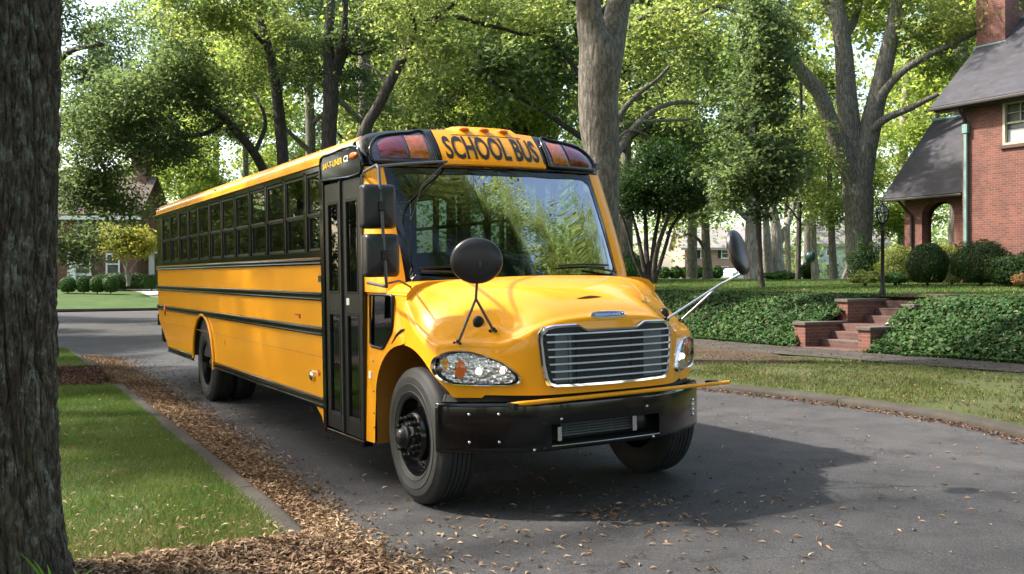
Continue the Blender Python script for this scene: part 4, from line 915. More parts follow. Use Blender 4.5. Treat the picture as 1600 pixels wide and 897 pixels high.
# right verge grass, thin near the bare patch
n = 95000; bx = rng.uniform(-13, 3.5, n); f = rng.random(n); by = V(RE)(bx)+.22 + f*(V(SWN)(bx)-V(RE)(bx)-.22)
pn = np.array([noise.noise(Vector((x*.7, y*.9, 3))) + .5*noise.noise(Vector((x*2.3, y*2.3, 1))) for x, y in zip(bx, by)])
bare = np.clip((-5.9-bx)/1.6, 0, 1)*np.clip((by-6.1-.0*bx)/.7, 0, 1)
k = rng.random(n) < np.clip(.58+pn*1.5 - bare*1.1, .03, 1); bx, by = bx[k], by[k]
stuff('grass', blades(WV(bx, by, np.full(len(bx), .13)), .06, .014), 3, M['blade_dry'])
# upper lawn: a fringe of blades near the edge of the bank
n = 70000; bx = rng.uniform(-45, 0, n); d = 2.8 + rng.random(n)**1.3*14; by = V(SWF)(bx)+d
stuff('grass', blades(WV(bx, by, V(zbank)(d)), .06, .03), 3, M['blade'])
# ivy
def ivy(n, b0, b1):
    bx = rng.uniform(b0, b1, n); d = rng.random(n)*3.0 - .10
    by = V(SWF)(bx)+d+.05*rng.normal(size=n)
    z = V(zbank)(np.maximum(d, 0)) + .02 + rng.random(n)*.12*np.clip(2.9-d, .35, 1) + np.clip(2.6-d, .1, 1)*np.array([.10*noise.noise(Vector((x*1.2, y*1.2, 5))) for x, y in zip(bx, by)])
    z = z*np.clip(.35+ (d+.1)*3, .35, 1)
    k = ~((bx > -8.99) & (bx < -7.05) & (d < 3.0)); k &= ~((bx > -9.14) & (bx < -8.9) & (d > 1.3) & (d < 2.75) & (rng.random(n) < .8)); k &= ~((d > 2.5) & (rng.random(n) < (d-2.5)*1.6))
    k |= (bx > -7.35) & (bx < -7.05) & (d > .55) & (d < 2.6); k |= (bx < -8.9) & (bx > -9.12) & (d > 1.35) & (d < 1.5)
    return WV(bx[k], by[k], z[k])
p = ivy(150000, -30, 4); up = np.array([-CS*.45, -SN*.45, .9]); nr = unit(rng.normal(size=(len(p), 3))*.55 + up)
stuff('ivy', leaves(p, nr, .05+.05*rng.random(len(p)), .85, .06), 4, M['ivy'])
n = 9000; bx = rng.uniform(-20, 4, n); cn = np.array([noise.noise(Vector((x*2.1, 4, 0))) for x in bx]); d = -.02-rng.random(n)*(.10+.5*np.maximum(0, cn)); k = ~((bx > -9.2) & (bx < -7.0)); by = V(SWF)(bx)+d
stuff('ivy_runners', leaves(WV(bx[k], by[k], .18+rng.random(k.sum())*.05), unit(rng.normal(size=(k.sum(), 3))*.4+np.array([0, 0, 1.])), .055, .8, .06), 4, M['ivy'])
n = 2600; bx = rng.uniform(-20, 4, n); d = rng.random(n)*2.8; by = V(SWF)(bx)+d; k = ~((bx > -9.2) & (bx < -7.0))
stuff('fallen_leaves', leaves(WV(bx[k], by[k], V(zbank)(d[k])+.17), unit(rng.normal(size=(k.sum(), 3))*.4+np.array([-.4, -.2, .9])), .055, .3, .1), 4, M['litter'])
# fallen leaves
def litter(bx, by, z, L=.055, mat='litter', tilt=.5, name='fallen_leaves', wd=.26):
    nr = unit(rng.normal(size=(len(bx), 3))*tilt + np.array([0, 0, 1.])); return stuff(name, leaves(WV(bx, by, z), nr, L, wd, .16), 4, M[mat])
ZR = V(zroad)
n = 40000; bx = rng.uniform(-16, 2.8, n); w = V(lambda b: lerpt([(-16, .8), (-9, .7), (-5, .66), (-1.5, .52), (.5, .42), (1.4, .5), (2.8, .7)], b))(bx)
f = np.abs(rng.normal(size=n))*.34; by = V(LE)(bx) + .01 + f*w*1.25; k = f < 2.2
hump = .035*np.exp(-(f/.6)**2); litter(bx[k], by[k], ZR(by[k])+.004+rng.random(k.sum())*hump[k], tilt=.45)
n = 800; bx = rng.uniform(-14, 3, n); by = V(LE)(bx)+.4+rng.random(n)**1.8*2.2; litter(bx, by, ZR(by)+.008, tilt=.25)
n = 420; bx = 1.35+rng.normal(size=n)*.75; by = -.2+rng.normal(size=n)*1.5; litter(bx, by, ZR(by)+.008, L=.06, tilt=.25)
n = 60; bx = 1.05+rng.normal(size=n)*.10; by = -.05+rng.normal(size=n)*.22; litter(bx, by, ZR(by)+.012, L=.065, tilt=.4)
n = 260; bx = rng.uniform(-4, 3.2, n); by = rng.uniform(-1, 5, n); litter(bx, by, ZR(by)+.008, L=.05, tilt=.2)
n = 11000; bx = .95+np.abs(rng.normal(size=n))*1.4; by = -2.15-rng.random(n)*2.6; by = np.where(bx < 1.3, by-.2, by); litter(bx, by, .095+rng.random(n)*.03, L=.06, mat='litter_dark', tilt=.45)
n = 900; bx = rng.uniform(-9, 1.0, n); bx = np.where(rng.random(n) < .5, 1.0-np.abs(rng.normal(size=n))*1.0, bx); by = -2.38-rng.random(n)*2.2; litter(bx, by, .12+rng.random(n)*.02, L=.045, tilt=.45, wd=.24)
n = 16000; bx = .9+np.abs(rng.normal(size=n))*1.2; by = -2.2-rng.random(n)*2.6; litter(bx, by, .10+rng.random(n)*.035, L=.055, tilt=.45, wd=.24)
n = 5000; bx = rng.uniform(-12.3, -8.9, n); by = -2.1-rng.random(n)*1.8; litter(bx, by, .1+rng.random(n)*.02, L=.08, mat='litter_dark')
n = 2600; bx = rng.uniform(-9, 2.5, n); by = V(RE)(bx)-.02-np.abs(rng.normal(size=n))*.11; litter(bx, by, ZR(by)+.006+rng.random(n)*.015, L=.055, tilt=.4, mat='litter_dark')
n = 2600; bx = rng.uniform(-14, 2, n); by = V(RE)(bx)+.25+rng.random(n)*4; litter(bx, by, .155+rng.random(n)*.03, L=.06, mat='litter_dark')
n = 700; bx = rng.uniform(-14, 2, n); by = rng.uniform(10.2, 12.2, n); litter(bx, by, .175+0*by, L=.06, mat='litter_dark', tilt=.3)

# ---------------------------------------------------------------- steps and brick walls in the bank
M['brick'] = brick_mat('brick', (.20,.068,.046), (.125,.045,.034), (.17,.14,.122))
M['brick_dark'] = brick_mat('brick_steps', (.12,.055,.045), (.085,.042,.036), (.10,.085,.075))
M['cap'] = patch_mat('wall_cap', [(.3, (.06,.05,.045)), (.7, (.15,.12,.105))], 3, 40)
ROT = math.atan2(-CS, SN)
def placed(bx, by, z): p = W(bx, by, z); return (p.x, p.y, p.z)
def brick_wall(b0, b1, y0, y1, z0, z1, label):
    t = thing('brick_wall', label, 'wall', placed(b0, y0, z0), ROT, group='brick walls beside the steps')
    m = MB(); m.box(0, b1-b0, 0, y1-y0, 0, z1-z0); m.build('wall', M['brick'], t, bevel=.004)
    m = MB(); m.box(-.035, b1-b0+.035, -.045, y1-y0+.02, z1-z0+.001, z1-z0+.075); m.build('coping', M['cap'], t, bevel=.012)
brick_wall(-9.12, -8.80, 12.18, 13.50, .05, .64, 'low brick wall with dark coping left of the lower steps, half under ivy')
brick_wall(-7.42, -7.10, 12.28, 13.60, .05, .60, 'low brick wall at the foot of the steps on their right, ivy spilling over it')
brick_wall(-9.12, -8.80, 13.53, 15.05, .3, 1.14, 'upper brick wall with dark coping left of the top steps')
brick_wall(-7.38, -7.10, 13.65, 15.0, .3, 1.06, 'brick wall right of the top steps, nearly buried in ivy')
st = thing('brick_steps', 'brick garden steps cut into the ivy bank between low walls', 'steps', placed(-8.80, 12.2, .1), ROT)
tr = [(.42, .33), (.76, .50), (1.10, .66), (1.85, .83), (2.20, 1.0), (2.55, 1.17), (2.90, 1.33)]
for i, (y, z) in enumerate(tr):
    y1 = tr[i+1][0] if i < len(tr)-1 else 3.6
    m = MB(); m.box(.002, 1.378, y, y1+.02, -.1, z-.1); m.build('step', M['brick_dark'], st, bevel=.012)
m = MB(); m.box(.002, 1.378, -.18, .43, -.02, .068); m.build('landing', M['brick_dark'], st)
m = MB(); m.tube([(0,0,0), (.3,.03,0)], .028, 10); m.tube([(0,.04,.01), (.27,.09,.012)], .022, 10)
o = m.build('newspaper', M['white_paint'], smooth=50); o.location = placed(-7.38, 13.1, .705); o.rotation_euler = (0, 0, ROT+.3); o['label'] = 'pale rolled newspaper lying on the low brick wall by the steps'; o['category'] = 'newspaper'

# ---------------------------------------------------------------- lamp post
p = at(1379, 457, 23.3); t = thing('lamp_post', 'black lamp post with a glass lantern beside the garden steps', 'lamp post', (p.x, p.y, 1.28))
m = MB(); m.lathe([(.075, 0), (.075, .12), (.05, .16), (.045, .5), (.040, 1.50), (.055, 1.52), (.055, 1.56), (.035, 1.58), (.03, 1.66), (.06, 1.68), (.06, 1.70)], 16, 'z'); m.build('post', M['satin_black'], t, smooth=40)
m = MB(); m.lathe([(.06, 1.70), (.10, 1.74), (.115, 1.74)], 8, 'z')
for k in range(8):
    a = 2*math.pi*k/8; m.tube([(.09*math.cos(a), .09*math.sin(a), 1.73), (.155*math.cos(a), .155*math.sin(a), 1.90), (.15*math.cos(a), .15*math.sin(a), 2.03), (.03*math.cos(a), .03*math.sin(a), 2.16)], .007, 5)
m.lathe([(.162, 1.965), (.162, 1.985), (.15, 1.985)], 16, 'z'); m.lathe([(.035, 2.15), (.03, 2.2), (.012, 2.22), (.012, 2.27), (0, 2.28)], 12, 'z')
ln = m.build('lantern', M['satin_black'], t, smooth=30)
m = MB(); m.lathe([(.085, 1.745), (.15, 1.90), (.145, 2.03), (.03, 2.15)], 16, 'z'); m.build('lantern_glass', glass_mat('lantern_glass', (.85,.88,.9)), ln, smooth=60)
m = MB(); m.tube([(0,0,1.70), (0,0,1.86)], .018, 8); m.build('bulb', M['sticker'], ln)

# ---------------------------------------------------------------- the brick house on the right
M['slate'] = patch_mat('slate_roof', [(.3, (.022,.020,.026)), (.55, (.045,.04,.05)), (.75, (.075,.068,.08))], .9, 16, .8, .5, .02)
def slate():
    m, t, b, o = nt('slate_roof_courses'); tc = t.nodes.new('ShaderNodeTexCoord'); mp = t.nodes.new('ShaderNodeMapping'); mp.inputs['Scale'].default_value = (1, 1.35, 1.35); t.links.new(tc.outputs['Object'], mp.inputs[0])
    sp = t.nodes.new('ShaderNodeSeparateXYZ'); t.links.new(mp.outputs[0], sp.inputs[0]); cb = t.nodes.new('ShaderNodeCombineXYZ'); t.links.new(sp.outputs[0], cb.inputs[0]); t.links.new(sp.outputs[2], cb.inputs[1])
    br = N(t, 'ShaderNodeTexBrick', Scale=1.0); br.inputs['Brick Width'].default_value = .3; br.inputs['Row Height'].default_value = .17; br.inputs['Mortar Size'].default_value = .008
    br.inputs['Color1'].default_value = (.020,.020,.026,1); br.inputs['Color2'].default_value = (.034,.033,.042,1); br.inputs['Mortar'].default_value = (.018,.016,.02,1); t.links.new(cb.outputs[0], br.inputs[0])
    nz = N(t, 'ShaderNodeTexNoise', Scale=.8, Detail=7, Roughness=.7); t.links.new(tc.outputs['Object'], nz.inputs[0])
    t.links.new(mixc(t, 1.0, br.outputs[0], ramp(t, nz.outputs[0], [(.3, (.6,.6,.65)), (.7, (1.4,1.4,1.5))]), 'MULTIPLY'), b.inputs['Base Color']); b.inputs['Roughness'].default_value = .7
    bump(t, br.outputs['Fac'], b, -.4, .01); return m
M['slate'] = slate(); M['copper'] = simple('aged_copper', (.16,.27,.25), .6); M['trim_cream'] = simple('cream_trim', (.42,.38,.29), .6); M['window_dark'] = simple('window_pane', (.05,.06,.07), .08, coat=1, noise_amt=.4, nscale=2)
M['dark_trim'] = simple('dark_brown_trim', (.02,.016,.014), .6)
hb, hy, hz = -14.3, 25.3, 1.4
house = thing('brick_house', 'red brick house with steep dark slate roof and arched side porch', 'house', placed(hb, hy, hz), ROT)
def HP(bx, by, z): return (bx-hb, by-hy, z-hz)
def hbox(b0, b1, y0, y1, z0, z1):
    m = MB(); a = HP(b0, y0, z0); b = HP(b1, y1, z1); m.box(a[0], b[0], a[1], b[1], a[2], b[2]); return m
wx0, wz0, wz1 = -12.83, 6.0, 7.40
def wall_with(holes, x0, x1, z0, z1, yy, th, name, par=house, mat=None):
    out = [(x0, z0), (x1, z0), (x1, z1), (x0, z1)]
    m = poly_panel(out, holes, lambda u, v: HP(u, yy, v)); m2 = poly_panel(out, holes, lambda u, v: HP(u, yy+th, v)); m.add(m2.v, m2.f)
    for L in [out] + holes: m.grid([[HP(u, yy, v) for u, v in L], [HP(u, yy+th, v) for u, v in L]], closed=True)
    return m.build(name, mat or M['brick'], par, recalc=True)
wh = [(wx0, wz0), (wx0+1.15, wz0), (wx0+1.15, wz1), (wx0, wz1)]
wall_with([wh], -14.3, -3.0, 1.2, 7.75, 25.3, .3, 'front_wall')
m = MB(); gy = [25.3, 31.3]; rg = 28.3
for bxx in (-14.3+.002, -3.0):
    m.add([HP(bxx, 25.32, 1.2), HP(bxx, 31.3, 1.2), HP(bxx, 31.3, 7.6), HP(bxx, rg, 10.55), HP(bxx, 25.32, 7.6)], [(0,1,2,3,4)])
m.build('gable_wall', M['brick'], house, solid=0)
m = MB()
def slab(b0, b1, ya, za, yb, zb, th=.14):
    n_ = Vector((0, -(zb-za), (yb-ya))).normalized()*th
    P = [HP(b0, ya, za), HP(b1, ya, za), HP(b1, yb, zb), HP(b0, yb, zb)]
    m.hexa([tuple(Vector(p)-n_) for p in P] + P)
slab(-15.2, -2.4, 24.82, 7.55, 28.35, 10.85); slab(-15.2, -2.4, 31.9, 7.55, 28.35, 10.85)
rf = m.build('roof', M['slate'], house, recalc=True)
hbox(-15.22, -2.4, 24.72, 24.84, 7.40, 7.52).build('gutter', M['dark_trim'], rf, bevel=.03)
hbox(-15.1, -2.4, 24.9, 25.29, 7.36, 7.42).build('soffit', M['dark_trim'], rf)
m = MB(); m.tube([HP(-15.2, 28.35, 10.87), HP(-2.4, 28.35, 10.87)], .07, 8); m.build('ridge_cap', M['copper'], rf)
m = hbox(-15.25, -14.15, 27.4, 28.6, 9.6, 15); ch = m.build('chimney', M['brick'], house); hbox(-15.32, -14.08, 27.33, 28.67, 9.75, 9.95).build('flashing', M['copper'], ch)
w = MB(); P = lambda b0, b1, z0, z1, y0=25.36, y1=25.42: w.box(*[q for pr in zip(HP(b0, y0, z0), HP(b1, y1, z1)) for q in pr])
P(wx0, wx0+.08, wz0, wz1, 25.28); P(wx0+1.07, wx0+1.15, wz0, wz1, 25.28); P(wx0+.08, wx0+1.07, wz1-.08, wz1, 25.28); P(wx0+.08, wx0+1.07, wz0, wz0+.07, 25.28); P(wx0+.08, wx0+1.07, 6.68, 6.74); P(wx0+.55, wx0+.58, 6.74, wz1-.08); P(wx0+.08, wx0+1.07, 7.02, 7.04)
wo = w.build('window', M['trim_cream'], house)
w = MB(); P(wx0+.05, wx0+1.1, wz0+.05, wz1-.05, 25.43, 25.44); w.build('pane', M['window_dark'], wo)
hbox(wx0-.06, wx0+1.2, 25.22, 25.32, wz0-.11, wz0-.005).build('sill', M['brick_dark'], wo)
w = MB(); P(wx0+.1, wx0+1.05, wz0+.08, wz0+.5, 25.425, 25.429); w.build('curtain', simple('curtain', (.35,.36,.36), .9), wo)
m = MB(); m.tube([HP(-14.15, 24.85, 7.42), HP(-14.12, 24.95, 7.25), HP(-14.1, 25.18, 7.0), HP(-14.1, 25.2, 6.75)], .05, 8); m.build('downspout_elbow', M['dark_trim'], house, smooth=50)
m = MB(); a = HP(-14.1, 25.2, 0); m.box(a[0]-.055, a[0]+.055, a[1]-.05, a[1]+.05, 2.0-hz, 6.7-hz); m.box(a[0]-.10, a[0]+.10, a[1]-.08, a[1]+.06, 6.55-hz, 6.85-hz); m.build('downspout', M['copper'], house, bevel=.01)
# porch
def arch_hole(x0, x1, z0, zs, zt, n=12):
    c = (x0+x1)/2; r = (x1-x0)/2; return [(x0, z0), (x1, z0)] + [(c+r*math.cos(math.pi*k/n), zs+(zt-zs)*math.sin(math.pi*k/n)) for k in range(n+1)]
wall_with([arch_hole(-16.36, -15.06, 2.86, 3.95, 4.42)], -17.1, -14.31, 1.2, 4.75, 25.9, .35, 'porch_wall')
wall_with([arch_hole(-16.4, -14.9, 2.5, 3.9, 4.4)], -17.1, -14.31, 1.2, 4.75, 30.2, .3, 'porch_wall')
m = MB(); ho = arch_hole(27.0, 29.3, 2.2, 3.8, 4.5); out = [(26.25, 1.2), (30.2, 1.2), (30.2, 4.7), (28.3, 7.4), (26.25, 4.9)]
for xx in (-17.1, -16.8):
    q = poly_panel(out, [ho], lambda u, v: HP(xx, u, v)); m.add(q.v, q.f)
m.grid([[HP(-17.1, u, v) for u, v in ho], [HP(-16.8, u, v) for u, v in ho]], closed=True); m.build('porch_end_wall', M['brick'], house)
hbox(-16.45, -14.97, 25.82, 26.3, 2.80, 2.875).build('porch_rail', M['brick_dark'], house, bevel=.01)
hbox(-17.0, -14.32, 26.3, 30.2, 1.9, 2.0).build('porch_floor', M['concrete'], house)
m = MB(); slab(-17.68, -14.32, 25.35, 4.60, 28.25, 7.70); slab(-17.68, -14.32, 30.9, 4.75, 28.25, 7.70); pr = m.build('porch_roof', M['slate'], house, recalc=True)
hbox(-17.7, -14.32, 25.26, 25.37, 4.47, 4.57).build('gutter', M['dark_trim'], pr, bevel=.03)
m = MB(); m.tube([HP(-17.68, 28.25, 7.72), HP(-14.32, 28.25, 7.72)], .06, 8); m.build('ridge_cap', M['copper'], pr)
m = MB(); m.tube([HP(-16.95, 25.35, 4.5), HP(-16.9, 25.6, 4.25), HP(-16.75, 25.83, 3.95), HP(-16.75, 25.83, 1.8)], .05, 8); m.build('downspout', M['dark_trim'], house, smooth=50)
m = MB(); a = HP(-14.45, 28.0, 3.5); m.lathe([(0, -.2), (.08, -.14), (.1, .05), (.05, .2), (0, .22)], 10, 'z', a); m.build('wall_lantern', M['satin_black'], house, smooth=40)

# ---------------------------------------------------------------- the house beyond the cross street (left) and the far pink house
M['roof_brown'] = patch_mat('brown_shingle', [(.3, (.08,.06,.052)), (.7, (.16,.12,.105))], 1, 8)
def simple_house(name, label, X0, X1, Y0, depth, zg, ze, zr, wallm, roofm, wins, chim=None, over=.4, lean=1.0, door=None, win_h=1.5, win_w=1.05):
    t = thing(name, label, 'house', (X0, Y0, zg)); L = X1-X0; H = ze-zg
    m = MB(); m.box(0, L, 0, depth, -.5, H)
    m.add([(0, 0, H), (0, depth, H), (0, depth/2, zr-zg-.1)], [(0,1,2)]); m.add([(L, 0, H), (L, depth, H), (L, depth/2, zr-zg-.1)], [(0,1,2)]); m.build('wall', wallm, t)
    m = MB(); n = .12
    for y, yb in ((-over, depth/2), (depth+over, depth/2)):
        zl = H - over*(zr-ze)/(depth/2)
        m.hexa([(-over, y, zl), (L+over, y, zl), (L+over, yb, zr-zg), (-over, yb, zr-zg), (-over, y, zl+n), (L+over, y, zl+n), (L+over, yb, zr-zg+n), (-over, yb, zr-zg+n)])
    rf = m.build('roof', roofm, t, recalc=True)
    m = MB(); m.box(-over, L+over, -over-.02, -over+.1, H-over*(zr-ze)/(depth/2)-.25, H-over*(zr-ze)/(depth/2)); m.box(-.02, L+.02, -.1, -.005, H-.55, H-.05); m.build('cornice', M['white_paint'] if name == 'brick_house' else M['trim_cream'], t)
    for (x, z, sh) in wins:
        f = MB(); a = .11
        f.box(x, x+a, -.09, -.004, z, z+win_h); f.box(x+win_w-a, x+win_w, -.09, -.004, z, z+win_h); f.box(x+a, x+win_w-a, -.09, -.004, z+win_h-a, z+win_h); f.box(x-.05, x+win_w+.05, -.12, -.004, z-.08, z+a-.01); f.box(x+a, x+win_w-a, -.08, -.004, z+win_h/2-.04, z+win_h/2+.04)
        fo = f.build('window', M['white_paint'], t)
        g = MB(); g.box(x+a, x+win_w-a, -.03, -.006, z+.1, z+win_h-a); g.build('pane', M['window_dark'], fo)
        if sh:
            g = MB(); g.box(x-.5, x-.04, -.06, -.004, z, z+win_h); g.build('shutter', M['dark_trim'] if sh == 1 else M['white_paint'], fo); g = MB(); g.box(x+win_w+.04, x+win_w+.5, -.06, -.004, z, z+win_h); g.build('shutter', M['dark_trim'] if sh == 1 else M['white_paint'], fo)
    if chim:
        m = MB(); m.box(*chim); m.build('chimney', wallm, rf)
    return t
hl = simple_house('brick_house', 'red brick house with white windows and brown roof beyond the cross street', -42.5, -25.4, 66, 5.5, .75, 6.2, 8.7, M['brick'], M['roof_brown'], [(12.72-.0, 1.12, 0), (14.75-.0-.0, 1.12, 0), (8.2, 1.12, 0), (5, 1.12, 0), (10.6, 4.1, 0), (13.8-.0, 4.1, 0), (7, 4.1, 0)][:7] if False else
    [((at(121, 0, 66).x+42.5), 1.12, 0), ((at(166, 0, 66).x+42.5), 1.12, 0), (8.0, 1.12, 0), (4.5, 1.12, 0), ((at(164, 0, 66).x+42.5), 3.75, 0), ((at(121, 0, 66).x+42.5), 3.75, 0), (8, 3.75, 0), (4.5, 3.75, 0)], chim=(15.9, 16.9, 2.2, 3.3, 6.0, 10.0), win_h=1.45, win_w=.95)
m = MB(); x = at(111, 0, 65.6).x+42.5; m.box(x-.28, x+.28, -.35, -.1, 0, 3.4); m.build('porch_column', M['white_paint'], hl)
m = MB(); x = at(232, 0, 66).x+42.5; m.box(17.35, 20.0, 1.0, 5, 2.6, 2.9); m.build('side_porch_roof', M['white_paint'], hl)
for xx in (17.6, 19.8): m = MB(); m.box(xx-.15, xx+.15, 1.2, 1.5, 0, 2.6); m.build('porch_column', M['white_paint'], hl)
M['pink_brick'] = patch_mat('painted_pink_brick', [(.3, (.36,.20,.17)), (.7, (.48,.29,.25))], 1, 12); M['grey_roof'] = patch_mat('pale_grey_shingle', [(.3, (.20,.18,.18)), (.7, (.30,.27,.27))], 1, 8)
xa = at(1070, 0, 150).x
simple_house('pink_house', 'pale pink two storey house with grey roof far behind the trees', xa, xa+17, 150, 11, 1.2, 6.5, 9.7, M['pink_brick'], M['grey_roof'], [(2.4, 3.4, 1), (5.6, 3.4, 1), (8.2, 3.4, 1), (12.2, 3.4, 1), (1.0, .7, 0), (8.6, .7, 0), (5.6, .7, 0), (13, .7, 0)], over=.7, win_h=1.45, win_w=1.1)
xa = at(1275, 0, 120).x
simple_house('pale_house', 'pale grey house half hidden behind the big oak', xa, xa+9, 120, 8, 1.3, 6.0, 9.0, simple('pale_siding', (.5,.52,.55), .7), M['grey_roof'], [(1.2, 3.0, 0), (4.2, 3.0, 0), (1.2, .5, 0), (4.2, .5, 0), (7, 3, 0)])

# ---------------------------------------------------------------- parked cars far away
def car(label, px, Y, zg, col, yaw):
    p = at(px, 430, Y); t = thing('parked_car', label, 'car', (p.x, p.y, zg), yaw, group='cars parked far off behind the trees')
    body = [(-2.2, .35), (-2.25, .7), (-2.1, .92), (-1.3, 1.0), (-.75, 1.42), (.55, 1.45), (1.25, 1.0), (2.1, .88), (2.28, .65), (2.2, .32)]
    m = MB()
    rows = [[(x, y*(.86 if z > 1.1 else 1), z) for x, z in body] for y in (-.88, .88)]; m.grid(rows, closed=True); m.add(rows[0], [tuple(range(10))]); m.add(rows[1], [tuple(range(10))]); m.build('body', col, t, recalc=True, bevel=.05, smooth=40)
    m = MB()
    for s in (-1, 1): m.add([(-1.15, s*.875, 1.03), (1.05, s*.875, 1.03), (.5, s*.80, 1.38), (-.7, s*.80, 1.36)], [(0,1,2,3)])
    m.build('side_glass', M['window_dark'], t)
    m = MB(); m.add([(1.22, -.7, 1.03), (1.22, .7, 1.03), (.62, .6, 1.42), (.62, -.6, 1.42)], [(0,1,2,3)]); m.build('windscreen', M['window_dark'], t)
    for x in (-1.35, 1.4):
        for s in (-1, 1): m = MB(); m.lathe([(0, -.1), (.32, -.1), (.33, 0), (.32, .1), (0, .1)], 20, 'y', (x, s*.82, .32)); m.build('wheel', M['rubber'], t, smooth=40)
silver = simple('silver_paint', (.7,.72,.75), .3, coat=1, noise_amt=.03)
car('white car parked behind the multi stemmed tree', 1012, 105, 1.25, M['white_paint'], .05)
car('pale silver car parked by the pink house behind the mirror arm', 1147, 112, 1.25, silver, .9)

# ---------------------------------------------------------------- bark and foliage kinds
M['bark_near'] = bark_mat('bark_near', (.014,.011,.009), (.135,.112,.09), (.30,.35,.31), 18, .8, 12)
M['bark_grey'] = bark_mat('bark_grey', (.045,.038,.031), (.18,.158,.13), (.24,.25,.21), 7, 0, 14)
M['bark_pale'] = bark_mat('bark_pale', (.16,.14,.12), (.42,.38,.33), None, 4)
M['bark_dark'] = bark_mat('bark_dark', (.016,.013,.011), (.075,.06,.05), None, 5)
G = dict(
 mid=[(.052,.075,.026), (.095,.128,.042), (.155,.188,.064), (.23,.255,.092), (.33,.28,.11)],
 yellow=[(.06,.095,.022), (.11,.16,.04), (.18,.23,.06), (.29,.31,.09), (.38,.31,.10)],
 dark=[(.010,.024,.007), (.017,.038,.010), (.028,.058,.014), (.045,.085,.02)],
 blue=[(.036,.056,.026), (.062,.088,.042), (.10,.134,.06), (.165,.192,.085)])
for k_, v_ in G.items(): M['leaf_'+k_] = leaf_mat('foliage_'+k_, v_, .62 if k_ != 'dark' else .35, .5, .35, 2.05)
M['leaf_far'] = leaf_mat('foliage_far', [(.07,.11,.04), (.12,.18,.06), (.20,.27,.09), (.32,.35,.13)], .55, .6, .12, 1.6)
M['leaf_maple'] = leaf_mat('foliage_maple', [(.14,.17,.03), (.24,.25,.045), (.38,.31,.06), (.20,.25,.05)], .5, .5, .5, 1.3)
M['leaf_box'] = leaf_mat('foliage_box', [(.03,.07,.015), (.06,.13,.03), (.12,.20,.06)], .2, .5, 1)
M['leaf_azalea'] = leaf_mat('foliage_azalea', [(.12,.16,.03), (.22,.25,.06), (.34,.33,.10)], .3, .5, 1)
M['leaf_rust'] = leaf_mat('foliage_rust', [(.12,.06,.03), (.25,.12,.05), (.2,.2,.08)], .3, .5, 1)
def clump_pts(blobs, gap=.12, seedv=0):
    out = []; blobs = [(*b[:6], int(b[6]*1.25)) for b in blobs]
    for (x, y, z, rx, ry, rz, n) in blobs:
        k = 0; tries = 0
        while k < n and tries < n*12:
            tries += 1; d = unit(rng.normal(size=(1, 3)))[0]*rng.random()**.45
            p = (x+d[0]*rx, y+d[1]*ry, z+d[2]*rz)
            if noise.noise(Vector((p[0]*.35+seedv, p[1]*.35, p[2]*.5))) < -gap: continue
            out.append(p); k += 1
    return np.array(out)
def crown_verts(cl, K, rad, leaf, wd=.55, flat=.4):
    n = len(cl)*K; c = np.repeat(cl, K, 0); r = np.repeat(rad*1.3*(.55+.9*rng.random(len(cl))), K)[:, None]
    d = unit(rng.normal(size=(n, 3)))*rng.random((n, 1))**.5; tilt = np.repeat(rng.normal(size=(len(cl), 2))*.35, K, 0)
    d[:, 2] *= flat; d[:, 2] += d[:, 0]*tilt[:, 0] + d[:, 1]*tilt[:, 1] - .25*(d[:, 0]**2+d[:, 1]**2)
    nr = unit(rng.normal(size=(n, 3))*.7 + np.array([0, 0, .9])); return leaves(c+d*r, nr, leaf, wd, .08)
def smooth_limb(pts, n=5): return catmull([tuple(p) for p in pts], n)
def limb_mesh(m, limbs, sides=12, rough=.06):
    nodes = []
    for pts in limbs:               # each pt: (x, y, z, r)
        s_ = smooth_limb(pts); 
        s_ = [q for q in s_]
        P = [Vector((q[0]+q[3]*.12*noise.noise(Vector((q[0]*2, q[2]*1.1, 1))), q[1], q[2])) for q in s_]; r_ = [max(.008, q[3]*(1+rough*noise.noise(Vector((q[2]*2.1, q[0], 7))))) for q in s_]
        m.tube(P, r_, sides); nodes += [(p, r) for p, r in zip(P, r_)]
    return nodes
def twigs(m, nodes, cl, frac=1.0, r0=.03):
    P = np.array([tuple(p) for p, r in nodes]); Rr = [r for p, r in nodes]; net = list(P); rr_ = list(Rr)
    order = np.argsort([np.min(np.linalg.norm(P-c, axis=1)) for c in cl]) if len(cl) else []
    netA = np.array(net)
    for i in order:
        if rng.random() > frac: continue
        c = cl[i]; dz = netA - c; dist = np.linalg.norm(dz, axis=1) + np.maximum(0, netA[:, 2]-c[2])*.6; j = int(np.argmin(dist)); a = netA[j]; L = np.linalg.norm(a-c)
        if L < .15: continue
        r = min(r0, rr_[j]*.55, .010+L*.014); mid = (a+c)/2 + np.array([rng.normal()*.08*L, rng.normal()*.08*L, .10*L+rng.normal()*.05*L])
        pts = [a, (a+mid)/2+rng.normal(size=3)*.02*L, mid, (mid+c)/2+rng.normal(size=3)*.03*L, c]; m.tube([Vector(q) for q in pts], [r, r*.85, r*.7, r*.5, r*.25], 5, caps=False)
        netA = np.vstack([netA, mid[None], pts[3][None], c[None]]); rr_ += [r*.7, r*.5, r*.3]
